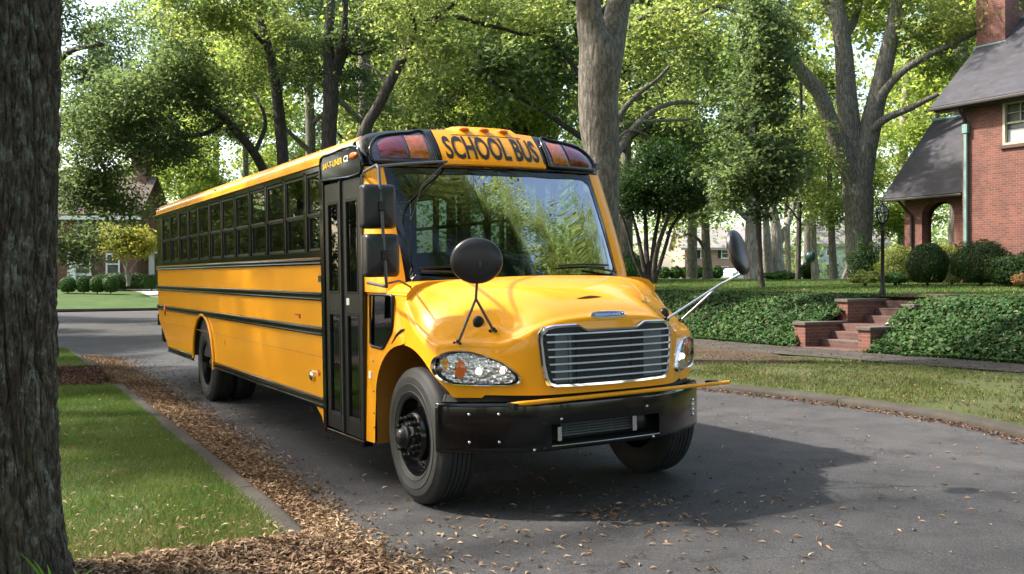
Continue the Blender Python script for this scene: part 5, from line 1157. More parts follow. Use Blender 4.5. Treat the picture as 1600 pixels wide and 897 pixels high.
def tree(name, label, limbs, blobs, bark, leafm, K=90, rad=.8, leaf=.16, wd=.55, gap=.12, group=None, twig=.8, flat=.4, sides=12, cat='tree', r0=.035):
    base = limbs[0][0]; t = thing(name, label, cat, (base[0], base[1], base[2]), group=group)
    m = MB(); nodes = limb_mesh(m, limbs, sides); cl = clump_pts(blobs, gap, rng.random()*50) if blobs else np.zeros((0, 3))
    if len(cl): twigs(m, nodes, cl, twig, r0)
    b0 = np.array(base[:3]); m.v = [(v[0]-b0[0], v[1]-b0[1], v[2]-b0[2]) for v in m.v]; m.build('trunk', M[bark], t, smooth=60)
    if len(cl):
        np_mesh('crown', crown_verts(cl-b0, K, rad, leaf, wd, flat), 4, M[leafm], t)
    return t
def PL(Y, pts, dy=0, wob=0):        # limb from picture points (px, py, width px)
    out = []; n = len(pts)
    for i, (px, py, w) in enumerate(pts):
        y = Y + dy*i/max(1, n-1); p = at(px, py, y); out.append((p.x, p.y, p.z, w*.5*y/F_PX))
    return out
def BLOB(px, py, Y, rpx, rpy, ry, n):
    p = at(px, py, Y); return (p.x, p.y, p.z, rpx*Y/F_PX, ry, rpy*Y/F_PX, n)

# ================================================================ TREES AND SHRUBS
# the big trunk at the left edge, furrowed bark modelled in the mesh
def near_trunk():
    cx, cy, r0 = -2.80, 5.02, .405
    t = thing('oak_tree', 'huge dark furrowed oak trunk filling the left edge, lichen patches on its bark', 'tree', (cx, cy, 0))
    nA, nZ = 640, 560; ver = []
    for j in range(nZ):
        z = j/(nZ-1)*8.2 - .1; fl = .12*math.exp(-max(0, z)/.22) + .04*math.exp(-max(0, z)/1.0) - .004*z
        for i in range(nA):
            a = 2*math.pi*i/nA; ca, sa = math.cos(a), math.sin(a)
            w = noise.noise(Vector((ca*1.4, sa*1.4, z*.8)))*.5
            q1 = noise.noise(Vector((ca*7+w, sa*7+w, z*1.7))); q2 = noise.noise(Vector((ca*15+w, sa*15+3, z*4.2))); n1 = -math.exp(-(q1/.10)**2)+.5*noise.noise(Vector((ca*20, sa*20, z*16))); n2 = -math.exp(-(q2/.13)**2)
            but = 0
            r = r0 + fl*(1+.5*math.cos(a*5+.6)) + .034*n1 + .017*n2 + .02 + .03*noise.noise(Vector((ca, sa, z*.5)))
            ver.append((r*ca, r*sa, z))
    m = MB(); m.add(ver, [(j*nA+i, j*nA+(i+1) % nA, (j+1)*nA+(i+1) % nA, (j+1)*nA+i) for j in range(nZ-1) for i in range(nA)])
    limbs = [[(0, 0, 7.6, .36), (.2, .3, 9, .3), (.6, .8, 11, .2), (.8, 1.6, 13.5, .1)], [(0, 0, 7.6, .3), (-1.2, 1, 9.2, .18), (-2.6, 2.2, 11, .1)], [(0, 0, 8, .28), (1.4, -.6, 9.4, .17), (3.2, -.4, 10.8, .1), (4.6, .4, 11.6, .06)]]
    m2 = MB(); nodes = limb_mesh(m2, limbs); blobs = [(0, 1, 11.8, 3.6, 3.6, 2.2, 70), (3.4, 0, 11.8, 2.6, 2.6, 1.6, 40)]
    cl = clump_pts(blobs, .02); twigs(m2, nodes, cl, .7); 
    tr_ = m.build('trunk', M['bark_near'], t, smooth=80); m2.build('limb', M['bark_near'], t, smooth=60)
    np_mesh('crown', crown_verts(cl, 60, .8, .17), 4, M['leaf_mid'], t)
near_trunk()
# strappy green plant at its foot
pl = thing('strappy_plant', 'small green plant with strap leaves at the foot of the oak', 'plant', (-2.07, 4.42, .1))
m = MB()
for a, L, w in ((2.6, .50, .014), (2.1, .46, .015), (1.7, .44, .016), (.9, .38, .02), (.3, .40, .022), (1.2, .30, .02), (3.3, .4, .014), (-.5, .34, .02)):
    d = Vector((math.cos(a), .15*math.sin(a*3), 0)); s_ = Vector((0, 1, 0)).cross(d)+Vector((.2, .7, 0)); s_.normalize(); s_ = Vector((.8, -.1, .1))
    rows = [[Vector((0,0,0))+d*(L*.45*t*t)+Vector((0,0,L*(t-.25*t*t)))+s_*w*e*math.sin(math.pi*min(.98, .15+.85*t)) for e in (-1, 0, 1)] for t in np.linspace(0, 1, 8)]; m.grid(rows)
m.build('leaf_tuft', leaf_mat('strap_leaf', [(.05,.14,.02), (.08,.20,.03)], .4, .4), pl, smooth=60)

# main street tree behind the bus
tree('oak_tree', 'tall grey oak trunk splitting high up, standing just behind the bus windshield', 
     [PL(18.5, [(945, 560, 66), (943, 480, 60), (941, 425, 56), (940, 330, 55), (938, 240, 58), (937, 150, 64), (936, 95, 66), (923, 40, 44), (916, -20, 38), (905, -120, 34), (890, -230, 24)]),
      PL(18.5, [(944, 120, 46), (957, 60, 42), (969, 0, 38), (985, -90, 32), (1020, -220, 22)], 1.5),
      PL(18.6, [(900, -150, 20), (840, -210, 15), (760, -230, 10)], -1.5), PL(18.6, [(1000, -140, 18), (1080, -190, 12), (1140, -200, 8)], 1)],
     [BLOB(900, -240, 18, 170, 110, 2.6, 90), BLOB(1080, -230, 20, 110, 70, 2, 40), BLOB(760, -190, 19, 90, 45, 1.6, 26)], 'bark_grey', 'leaf_mid', K=80, rad=.7, leaf=.13, sides=28)
# the big forked oak on the lawn
tree('oak_tree', 'big pale oak forking into three heavy limbs behind the lamp post',
     [PL(38, [(1344, 436, 58), (1343, 415, 46), (1342, 360, 41), (1341, 300, 46), (1337, 255, 44), (1331, 215, 34), (1323, 150, 31), (1318, 80, 27), (1312, 30, 24), (1306, -30, 20), (1298, -140, 12)]),
      PL(38, [(1341, 300, 36), (1320, 245, 30), (1300, 195, 25), (1281, 148, 23), (1255, 115, 20), (1235, 85, 17), (1215, 45, 13), (1195, -10, 9)], -2),
      PL(38, [(1344, 290, 36), (1352, 235, 34), (1364, 180, 31), (1378, 120, 27), (1392, 60, 24), (1403, 0, 21), (1418, -90, 14)], -1),
      PL(37.5, [(1368, 170, 20), (1384, 140, 14), (1410, 112, 12), (1440, 92, 11), (1480, 72, 9), (1530, 48, 8), (1575, 25, 6)], -2.5),
      PL(37.5, [(1360, 205, 14), (1385, 185, 12), (1415, 172, 11), (1440, 160, 9), (1466, 147, 7)], -1.5),
      PL(38, [(1312, 40, 16), (1290, 5, 12), (1262, -40, 9)], 1), PL(38, [(1320, 60, 15), (1337, 25, 12), (1350, -30, 8)], 2)],
     [BLOB(1235, 40, 37, 60, 45, 2.5, 42), BLOB(1180, 0, 36, 60, 40, 2, 30), BLOB(1360, -20, 38, 90, 40, 3, 45), BLOB(1470, 40, 37, 80, 40, 2.5, 45), BLOB(1540, 10, 36, 60, 30, 2, 26), BLOB(1470, 120, 39, 30, 25, 1.5, 10), BLOB(1300, -120, 37, 170, 60, 4, 60), BLOB(1480, -100, 37, 150, 60, 4, 50)],
     'bark_grey', 'leaf_mid', K=80, rad=.75, leaf=.17, sides=22)
# dark trunks behind the roof of the bus, left to right
tree('leaning_tree', 'dark tree leaning left over the rear of the bus roof',
     [PL(39, [(436, 436, 24), (428, 330, 20), (412, 268, 15), (392, 232, 14), (370, 206, 13), (348, 182, 12), (322, 166, 10), (285, 152, 8), (240, 150, 5)], -3),
      PL(38, [(352, 188, 9), (330, 205, 8), (300, 212, 7), (262, 212, 5), (225, 220, 3)], -2), PL(38, [(322, 166, 7), (312, 140, 6), (302, 110, 4), (296, 85, 3)], -1), PL(38, [(398, 240, 8), (415, 190, 6), (395, 140, 4)], 2)],
     [BLOB(250, 140, 36, 95, 45, 3, 70), BLOB(240, 225, 36, 80, 32, 2.5, 45), BLOB(330, 110, 37, 70, 45, 3, 45), BLOB(170, 180, 35, 60, 55, 2.5, 42), BLOB(250, 60, 38, 60, 30, 3, 16), BLOB(290, 100, 38, 50, 40, 3, 24), BLOB(360, 190, 39, 40, 40, 2, 16)], 'bark_dark', 'leaf_blue', K=85, rad=.7, leaf=.16)
tree('oak_tree', 'slender dark trunk left of the twin stemmed tree, above the rear windows of the bus',
     [PL(36, [(456, 436, 24), (449, 340, 21), (443, 255, 19), (436, 180, 18), (429, 120, 16), (418, 70, 13), (406, 30, 12), (396, -20, 11), (382, -110, 8)]), PL(36, [(433, 150, 9), (448, 100, 7), (452, 50, 5), (470, 10, 4)], 1), PL(36, [(418, 75, 8), (385, 40, 6), (350, 25, 4), (310, 20, 3)], -2)],
     [BLOB(400, 20, 36, 85, 50, 3.5, 62), BLOB(320, 20, 35, 70, 40, 3, 45), BLOB(400, 110, 38, 50, 40, 2.5, 20), BLOB(390, -110, 36, 160, 70, 4, 50)], 'bark_dark', 'leaf_mid', K=85, rad=.7, leaf=.16)
tree('oak_tree', 'dark twin stemmed tree rising behind the middle of the bus roof',
     [PL(34, [(511, 436, 30), (513, 300, 25), (514, 225, 24), (516, 160, 24), (517, 120, 23), (513, 80, 17), (515, 30, 15), (520, -30, 12), (524, -120, 8)]),
      PL(34, [(518, 140, 18), (532, 95, 15), (553, 55, 13), (578, 22, 11), (602, -10, 10), (640, -80, 7)], 1.5), PL(34, [(521, 110, 11), (535, 65, 10), (540, 20, 9), (538, -60, 6)], -1), PL(34, [(540, 80, 5), (565, 85, 4), (595, 72, 3)], 1)],
     [BLOB(500, 30, 34, 60, 45, 3, 36), BLOB(590, 40, 35, 60, 45, 3, 36), BLOB(560, 130, 36, 40, 30, 2.5, 14), BLOB(470, 120, 36, 35, 35, 2.5, 14), BLOB(540, -110, 34, 170, 70, 4, 50), BLOB(590, 165, 37, 35, 25, 2, 10)], 'bark_dark', 'leaf_blue', K=85, rad=.68, leaf=.15)
tree('leaning_tree', 'dark tree slanting right over the bus roof with a long arching branch',
     [PL(31, [(540, 440, 26), (556, 260, 20), (572, 200, 19), (592, 165, 17), (610, 128, 16), (628, 92, 15), (642, 62, 13), (656, 40, 11), (688, 22, 9), (722, -6, 8), (770, -50, 5)]),
      PL(31, [(640, 66, 10), (668, 44, 9), (700, 28, 8), (722, 28, 8), (755, 38, 7), (790, 46, 6), (822, 54, 6), (852, 44, 4), (880, 36, 3)], 2), PL(31, [(650, 48, 8), (640, 10, 6), (628, -30, 5)], -1), PL(31, [(606, 135, 6), (588, 110, 4), (572, 100, 3)], 1)],
     [BLOB(690, 80, 31, 55, 35, 2.5, 28), BLOB(700, -10, 31, 80, 35, 3, 36), BLOB(830, 20, 32, 75, 30, 2.5, 36), BLOB(620, 20, 31, 40, 35, 2.5, 20), BLOB(650, 130, 33, 40, 30, 2, 14)], 'bark_dark', 'leaf_mid', K=80, rad=.62, leaf=.14)
tree('oak_tree', 'tree with long right hand limbs half hidden behind the grey oak trunk',
     [PL(30, [(958, 440, 24), (957, 340, 20), (956, 250, 18), (955, 150, 14), (952, 60, 10)]),
      PL(30, [(957, 255, 14), (975, 222, 11), (998, 192, 10), (1030, 168, 8), (1062, 160, 7), (1092, 162, 5)], 2), PL(30, [(957, 200, 12), (980, 165, 9), (1003, 142, 8), (1026, 125, 6), (1046, 104, 5)], -1), PL(30, [(1003, 190, 5), (1050, 188, 5), (1082, 186, 3)], 2),
      PL(30, [(960, 60, 10), (985, 40, 8), (1015, 22, 7), (1050, 14, 7), (1085, 22, 6), (1120, 10, 5), (1150, 20, 4)], -1), PL(30, [(957, 230, 6), (980, 205, 5), (1008, 210, 4), (1020, 228, 3)], 1)],
     [BLOB(1040, 60, 31, 85, 50, 3, 50), BLOB(1080, 150, 33, 45, 35, 2.5, 16), BLOB(1120, -20, 30, 90, 45, 3, 45), BLOB(1000, 110, 32, 35, 30, 2, 10)], 'bark_grey', 'leaf_mid', K=75, rad=.62, leaf=.14)
# small trees on the lawn
tree('young_maple', 'young maple with a thin straight trunk and dense deep green leaves on the lawn',
     [PL(24, [(1191, 448, 10), (1187, 405, 9), (1185, 330, 9), (1184, 250, 8), (1183, 160, 6), (1186, 80, 4), (1186, 0, 3)]), PL(24, [(1185, 300, 4), (1160, 270, 3), (1130, 255, 2)], -.8), PL(24, [(1185, 260, 4), (1215, 230, 3), (1245, 215, 2)], .8), PL(24, [(1184, 200, 4), (1155, 160, 3), (1135, 130, 2)], .8), PL(24, [(1184, 330, 3), (1210, 310, 3), (1240, 305, 2)], -.8)],
     [BLOB(1182, 250, 24, 75, 95, 1.2, 80), BLOB(1186, 110, 24, 58, 80, 1, 55), BLOB(1135, 290, 24, 35, 35, .6, 18), BLOB(1225, 260, 24, 40, 60, .7, 26), BLOB(1186, 30, 24, 45, 60, .9, 34)], 'bark_dark', 'leaf_blue', K=60, rad=.34, leaf=.11, wd=.8, flat=.45, gap=.5)
tree('crape_myrtle', 'multi stemmed small tree with a dark green domed crown behind the hood',
     [PL(27, [(1010, 441, 8), (1002, 395, 7), (992, 350, 5), (975, 300, 3)]), PL(27, [(1014, 441, 9), (1010, 390, 8), (1008, 340, 6), (1000, 280, 3)], .6), PL(27, [(1020, 441, 9), (1027, 390, 8), (1042, 345, 6), (1062, 298, 4)], -.6), PL(27, [(1017, 441, 9), (1022, 380, 7), (1030, 330, 5), (1032, 270, 3)], .8), PL(27, [(1023, 441, 7), (1040, 385, 6), (1052, 350, 5), (1085, 310, 3)], .5), PL(27, [(1008, 441, 6), (990, 400, 5), (978, 355, 4), (962, 310, 2)], -.4)],
     [BLOB(1030, 285, 27, 62, 52, 1.4, 130), BLOB(985, 300, 27, 32, 40, .9, 40), BLOB(1075, 300, 27, 28, 35, .8, 28), BLOB(1035, 245, 27, 40, 28, .9, 30)], 'bark_dark', 'leaf_dark', K=60, rad=.36, leaf=.10, wd=.55, gap=.3)
# trunks in the middle distance
tree('pale_tree', 'pale straight trunk beside the hedge with one long horizontal branch', 
     [PL(48, [(1177, 436, 32), (1176, 400, 27), (1177, 350, 25), (1176, 290, 22), (1172, 200, 16), (1170, 100, 10)]), PL(48, [(1170, 345, 8), (1148, 326, 8), (1122, 324, 7), (1098, 334, 6), (1072, 340, 4)], -1)],
     [BLOB(1085, 315, 47, 45, 22, 2, 14), BLOB(1160, 90, 47, 100, 80, 4, 60)], 'bark_pale', 'leaf_yellow', K=75, rad=.9, leaf=.2)
tree('pale_tree', 'pale forked trunk right of the young maple, far back on the lawn',
     [PL(52, [(1213, 436, 26), (1214, 400, 20), (1213, 360, 17), (1205, 310, 12), (1200, 250, 9)]), PL(52, [(1215, 385, 13), (1228, 355, 12), (1240, 318, 10), (1250, 260, 8)], 1), PL(52, [(1204, 436, 14), (1200, 390, 12), (1196, 330, 9)], -1)],
     [BLOB(1220, 180, 52, 90, 70, 4, 60)], 'bark_pale', 'leaf_mid', K=75, rad=.95, leaf=.22)
tree('grey_tree', 'grey trunk standing in front of the pink house',
     [PL(62, [(1106, 436, 17), (1104, 400, 14), (1102, 360, 13), (1100, 300, 12), (1104, 220, 9)]), PL(62, [(1103, 395, 6), (1092, 375, 5), (1076, 366, 4), (1062, 372, 2)], -1)],
     [BLOB(1090, 230, 61, 80, 60, 4, 60), BLOB(1060, 340, 60, 35, 20, 3, 12)], 'bark_grey', 'leaf_yellow', K=75, rad=1.0, leaf=.24)
tree('pole_tree', 'thin dark straight tree left of the hanging green ball',
     [PL(38, [(1247, 436, 9), (1248, 380, 8), (1249, 300, 8), (1251, 200, 6), (1252, 100, 4)]), PL(38, [(1248, 345, 3), (1236, 328, 2.5), (1226, 318, 2)], -.5), PL(38, [(1249, 310, 3), (1262, 300, 2.5), (1280, 298, 2)], -.3)],
     [BLOB(1255, 230, 38, 60, 50, 2, 40), BLOB(1270, 310, 38, 30, 18, 1.2, 10)], 'bark_dark', 'leaf_mid', K=70, rad=.7, leaf=.16)
tree('pale_tree', 'slim pale trunk behind the hanging green ball',
     [PL(60, [(1274, 436, 12), (1272, 400, 11), (1270, 340, 9), (1268, 240, 6)])], [BLOB(1275, 300, 58, 40, 40, 2.5, 26), BLOB(1280, 200, 60, 60, 60, 4, 40)], 'bark_pale', 'leaf_yellow', K=75, rad=.9, leaf=.22)
tree('pale_tree', 'slim pale trunk between the forked trunk and the dark thin tree',
     [PL(70, [(1232, 436, 10), (1231, 390, 9), (1229, 330, 8), (1226, 240, 5)])], [BLOB(1215, 250, 70, 70, 60, 4, 40)], 'bark_pale', 'leaf_yellow', K=75, rad=1.1, leaf=.26)
tree('grey_tree', 'grey trunk just left of the big forked oak, in front of the pale house',
     [PL(56, [(1303, 436, 14), (1300, 380, 11), (1298, 320, 10), (1294, 230, 7)])], [BLOB(1295, 330, 54, 28, 30, 2, 20), BLOB(1290, 230, 56, 60, 60, 4, 50)], 'bark_grey', 'leaf_mid', K=75, rad=.9, leaf=.2)
tree('pale_tree', 'pale trunk seen between the big oak and the porch roof',
     [PL(58, [(1410, 436, 16), (1411, 300, 14), (1412, 200, 13), (1416, 120, 11), (1422, 30, 8)]), PL(58, [(1412, 190, 7), (1436, 140, 6), (1455, 60, 4)], 1)],
     [BLOB(1410, 330, 56, 50, 70, 3, 60), BLOB(1420, 210, 58, 55, 55, 4, 45), BLOB(1440, 60, 58, 80, 60, 4, 50)], 'bark_pale', 'leaf_yellow', K=75, rad=.95, leaf=.22)
tree('grey_tree', 'pair of thin trunks behind the roof sign of the bus',
     [PL(52, [(796, 436, 16), (800, 300, 14), (803, 180, 12), (800, 90, 9), (796, 0, 7)]), PL(52, [(812, 300, 10), (822, 200, 9), (830, 130, 8), (822, 60, 6)], 1), PL(52, [(830, 150, 7), (848, 128, 6), (880, 122, 6), (905, 124, 5)], -1)],
     [BLOB(780, 150, 52, 85, 60, 4, 70), BLOB(860, 170, 52, 60, 50, 3, 40), BLOB(800, 40, 52, 80, 50, 4, 45)], 'bark_dark', 'leaf_yellow', K=75, rad=.9, leaf=.2)
tree('grey_tree', 'grey trunk behind the slanting tree, right of the twin stemmed one',
     [PL(58, [(634, 436, 16), (634, 300, 14), (636, 200, 13), (640, 120, 10), (650, 40, 6)])], [BLOB(650, 150, 58, 80, 50, 4, 55), BLOB(720, 170, 56, 60, 45, 4, 45), BLOB(690, 60, 58, 60, 50, 4, 30)], 'bark_grey', 'leaf_blue', K=75, rad=.95, leaf=.22)
tree('pale_tree', 'pale leaning tree far behind the rear of the bus',
     [PL(72, [(212, 440, 12), (216, 330, 9), (226, 280, 8), (240, 240, 7), (262, 205, 5)]), PL(72, [(225, 290, 5), (248, 262, 4), (262, 235, 3)], 1)],
     [BLOB(245, 290, 74, 30, 40, 3, 22), BLOB(300, 260, 72, 70, 50, 5, 60)], 'bark_grey', 'leaf_yellow', K=75, rad=1.1, leaf=.26)
# the tree whose low branches hang in front of the left house
tree('oak_tree', 'tree with low drooping branches in front of the left brick house',
     [PL(42, [(52, 440, 34), (55, 330, 30), (60, 220, 26), (70, 110, 20), (80, 10, 14)]), PL(42, [(60, 240, 12), (100, 200, 9), (140, 180, 7), (180, 172, 5)], -4), PL(42, [(58, 300, 10), (95, 270, 7), (130, 262, 5), (165, 275, 3)], -5), PL(42, [(68, 120, 12), (110, 80, 9), (160, 70, 6)], -3)],
     [BLOB(140, 190, 38, 60, 45, 3, 55), BLOB(140, 280, 38, 50, 45, 2.5, 46), BLOB(125, 100, 40, 45, 60, 3, 40), BLOB(120, 380, 39, 26, 45, 1.5, 26), BLOB(185, 345, 39, 22, 22, 1.5, 6), BLOB(110, 20, 40, 50, 40, 3, 34), BLOB(215, 190, 39, 60, 45, 3, 30), BLOB(160, 130, 40, 50, 50, 3, 24), BLOB(250, 25, 42, 75, 45, 3, 30), BLOB(130, 310, 38, 40, 26, 2, 16), BLOB(175, 305, 38, 35, 22, 2, 12), BLOB(205, 320, 39, 18, 26, 1.4, 5), BLOB(190, 60, 42, 40, 40, 3, 14)], 'bark_dark', 'leaf_blue', K=85, rad=.7, leaf=.16)
tree('japanese_maple', 'small golden yellow maple in front of the left brick house',
     [PL(60, [(200, 447, 5), (200, 430, 4.5), (192, 410, 3), (180, 385, 2)]), PL(60, [(201, 446, 4), (206, 420, 3.5), (220, 400, 2.5), (232, 385, 2)], .5), PL(60, [(199, 446, 3), (198, 410, 3), (205, 380, 2)], -.5)],
     [BLOB(200, 375, 60, 46, 26, 1.6, 60), BLOB(225, 385, 60, 26, 16, 1.2, 18), BLOB(178, 368, 60, 26, 14, 1.2, 18)], 'bark_pale', 'leaf_maple', K=70, rad=.5, leaf=.17, gap=.3)

# ---- generic woodland behind, and trees added outside the frame for shade and reflections
def proto(name, label, seed, H, leafm, bark, n, leaf, wide=1.0, K=70, rad=1.0, cat='tree', loc=(0,0,0)):
    rs = random.Random(seed); limbs = [[(0,0,0,.36), (.1,0,H*.2,.28), (.2,.1,H*.45,.22), (.1,.3,H*.7,.14), (0,.2,H*.92,.05)]]; blobs = [(0, .2, H*.85, 2.2*wide, 2.2*wide, H*.13, n//5)]
    for i in range(7):
        a = i*2.4+rs.random(); z = H*(.30+.07*i); L = (4.6-.35*i)*wide
        limbs.append([(.15, .1, z, .13), (math.cos(a)*L*.4, math.sin(a)*L*.4, z+1.2, .09), (math.cos(a)*L*.8, math.sin(a)*L*.8, z+2.2, .05), (math.cos(a)*L, math.sin(a)*L, z+2.8, .03)])
        blobs.append((math.cos(a)*L*.8, math.sin(a)*L*.8, z+2.0, 1.9*wide, 1.9*wide, 1.6, n//8))
    t = tree(name, label, limbs, blobs, bark, leafm, K=K, rad=rad, leaf=leaf, gap=.15, group='woodland trees', cat=cat); t.location = loc; return t
def place(src, label, X, Y, z, s, rz):
    c = copy_tree(src); c.location = (X, Y, z); c.scale = (s, s, s); c.rotation_euler = (0, 0, rz); c['label'] = label; return c
pa = proto('woodland_tree', 'green woodland tree', 1, 17, 'leaf_mid', 'bark_grey', 190, .26)
pb = proto('woodland_tree', 'green woodland tree', 2, 20, 'leaf_yellow', 'bark_grey', 200, .28, 1.15)
pc = proto('woodland_tree', 'green woodland tree', 3, 15, 'leaf_blue', 'bark_dark', 180, .26, 1.1)
P3 = [pa, pb, pc]; LBS = ['mid green leafy tree of the wood far behind the street', 'yellow green leafy tree of the wood far behind the street', 'deep green tree with dark bark in the wood far behind the street']
far = [(-47, 92, 1), (-38, 104, 0), (-27, 88, 1), (-20, 74, 1), (-16, 97, 2), (-13, 62, 0), (-9, 80, 1), (-4, 66, 2), (-1, 92, 1), (3, 74, 1), (7, 60, 0), (10, 88, 2), (14, 76, 1), (20, 66, 0), (24, 92, 1), (30, 58, 1), (33, 78, 0), (40, 64, 2), (45, 88, 1), (52, 74, 0), (-30, 64.0, 2), (36, 48, 1), (44, 52, 0), (27, 52, 1), (60, 60, 1), (-54, 80, 0), (-7, 48, 1), (-2.5, 54, 0), (3.5, 47, 2), (21, 46, 1)]
used = set()
for i, (X, Y, k) in enumerate(far):
    LB = LBS[k]
    s = 1.0+.4*random.random(); rz = random.random()*6.28
    if -31 < X < -29 and Y == 64.0: continue
    if k not in used:
        o = P3[k]; used.add(k); o.location = (X, Y, 1.2); o.scale = (s, s, s); o.rotation_euler = (0, 0, rz); o['label'] = LB
    else: place(P3[k], LB, X, Y, 1.2, s, rz)
near_off = [(-27, 36, 2, .55), (-24, 31, 0, .5), (-30, 43, 1, .6), (-35, 51, 2, .6), (-21, 25, 1, .45), (-19, 22, 2, .4), (-38, 58, 0, .7), (-33, 40, 1, 1.0), (-22, 28, 2, 1), (-30, 18, 1, 1.1), (-38, 30, 0, 1.1), (-33, 2, 2, 1.1), (-30, -14, 1, 1.1), (-46, 12, 1, 1.2), (30, -20, 0, 1.1), (20, -30, 2, 1.1), (8, -36, 1, 1.2), (-8, -34, 2, 1.2), (-22, -30, 0, 1.1), (36, 0, 1, 1.1), (-17, 19, 1, .95), (-9, -3, 2, 1.05), (-3.5, -14, 0, 1.0), (6, -12, 1, 1.0), (14, -3, 2, 1.0), (15.5, 8, 0, 1.0), (1, -24, 1, 1.1), (13, -20, 0, 1.1), (-14, -18, 2, 1.1), (-25, 8, 0, 1.1), (24, -8, 1, 1.1), (26, 6, 2, 1)]
for X, Y, k, s in near_off:  # unseen trees added to shade the street and fill reflections in the bus
    o = place(P3[k], 'tall tree added out of view for shade and reflections', X, Y, .1, s, random.random()*6.28); o['group'] = 'trees added out of view'; o['label'] = ['mid green', 'yellow green', 'deep green'][k]+' tall tree added out of view for shade and reflections'
tree('added_tree', 'spreading tree added out of view right of the road to fill the windshield reflection',  # unseen canopy added so the windshield reflects leaves instead of open sky
     [[(10.6, 3.6, .1, .45), (10.5, 3.6, 4, .36), (10.2, 3.6, 7.5, .3), (9.6, 3.8, 10, .2), (8.8, 4.2, 13, .1)], [(10.3, 3.6, 6.8, .2), (7.5, 5, 9.6, .14), (4.5, 6.6, 11.6, .07)], [(10.3, 3.6, 7, .2), (12.5, 1, 10, .14), (14, -2, 13, .06)], [(10.3, 3.5, 7.2, .2), (8.4, 0, 10, .12), (6.4, -3.4, 12, .06)], [(10, 3.7, 8.5, .18), (13, 6.5, 12, .1), (15, 9, 14, .05)]],
     [(6, 6, 12.5, 3.6, 3.6, 1.8, 120), (9, 4, 14.5, 4.5, 4.5, 2.4, 170), (13, -1, 14, 4, 4, 2.4, 120), (7, -3, 12.5, 3.6, 3.6, 2, 100), (14.5, 7, 15, 3.5, 3.5, 2.2, 70), (10.5, 1, 9.8, 3.4, 3.4, 1.3, 60), (4, 2, 12, 3, 3, 1.6, 60), (11, 8, 12, 3, 3, 1.6, 60), (9, 4, 9.5, 2.6, 2.6, 1.2, 40), (12.5, 10.5, 9.5, 3, 3, 2, 80), (16, 11, 12, 3.6, 3.6, 2.4, 100), (18, 15, 9.5, 3.6, 3.6, 2.6, 90), (14.5, 13, 7.5, 2.6, 2.6, 1.6, 50), (20, 8, 11, 3.4, 3.4, 3, 70), (12, 6, 18, 4, 4, 2.4, 90), (17, 9, 17.5, 4, 4, 2.6, 90), (14, 0, 18, 4, 4, 2.4, 80), (20, 13, 15, 4, 4, 3, 80)], 'bark_grey', 'leaf_mid', K=130, rad=.62, leaf=.105, gap=.0)
tree('added_tree', 'left hand tree added out of view to shade the side of the bus',  # unseen tree added to keep direct sun off the bus side
     [[(-15.2, 12.2, .1, .42), (-15, 12.2, 3.5, .34), (-14.4, 12.3, 6.5, .28), (-13.6, 12.6, 9.5, .16), (-13, 13, 12, .08)], [(-14.6, 12.2, 6, .2), (-12, 10.5, 8.2, .13), (-9.5, 8.8, 9.6, .06)], [(-14.5, 12.4, 6.3, .2), (-14.6, 15, 8.6, .13), (-14.8, 17.5, 10, .06)]],
     [(-9.8, 9.6, 9.2, 2.0, 2.0, 1.1, 34), (-11.6, 11.4, 10, 2.8, 2.8, 1.5, 75), (-13.6, 14.4, 10, 2.8, 2.8, 1.5, 75), (-15, 17.5, 10.4, 2.6, 2.6, 1.4, 55)], 'bark_grey', 'leaf_mid', K=80, rad=.75, leaf=.15, gap=.1)
tree('added_tree', 'tall thin crowned tree added out of view to filter light on the road',  # unseen sparse crown added to soften the sun on the road
     [[(-15.5, 3.2, .1, .40), (-15.2, 3.4, 5, .3), (-14.2, 4, 9, .22), (-12.6, 5, 12.5, .14), (-11, 6, 15, .06)], [(-14, 4.2, 9, .15), (-11, 8, 12.5, .09), (-8.5, 9.5, 14.5, .05)], [(-13.5, 4.4, 10.5, .12), (-10, 4, 13, .07), (-7, 3.5, 14.5, .04)]],
     [(-9.5, 7, 15, 4.6, 4.6, 1.6, 58), (-6.5, 5.5, 15, 3.6, 3.6, 1.4, 30)], 'bark_grey', 'leaf_mid', K=110, rad=1.15, leaf=.10, gap=1.0)
# far belt of woodland that reads as one mass
nb = 950; a = rng.uniform(-1.0, 1.0, nb); Yb = rng.uniform(112, 150, nb); Xb = a*Yb*.72; top = 17+7*np.array([noise.noise(Vector((x*.06, 1, 2))) for x in Xb]); zb = 1+rng.random(nb)*np.where((Xb/Yb > -.46) & (Xb/Yb < -.30), 9, top)
fr_ = ~((Xb/Yb > .155) & (Xb/Yb < .26) & (zb < 9.5)); cl = np.stack([Xb, Yb, zb], 1)[fr_]
stuff('far_wood', crown_verts(cl, 60, 2.6, .62, .6, .8), 4, M['leaf_far'])

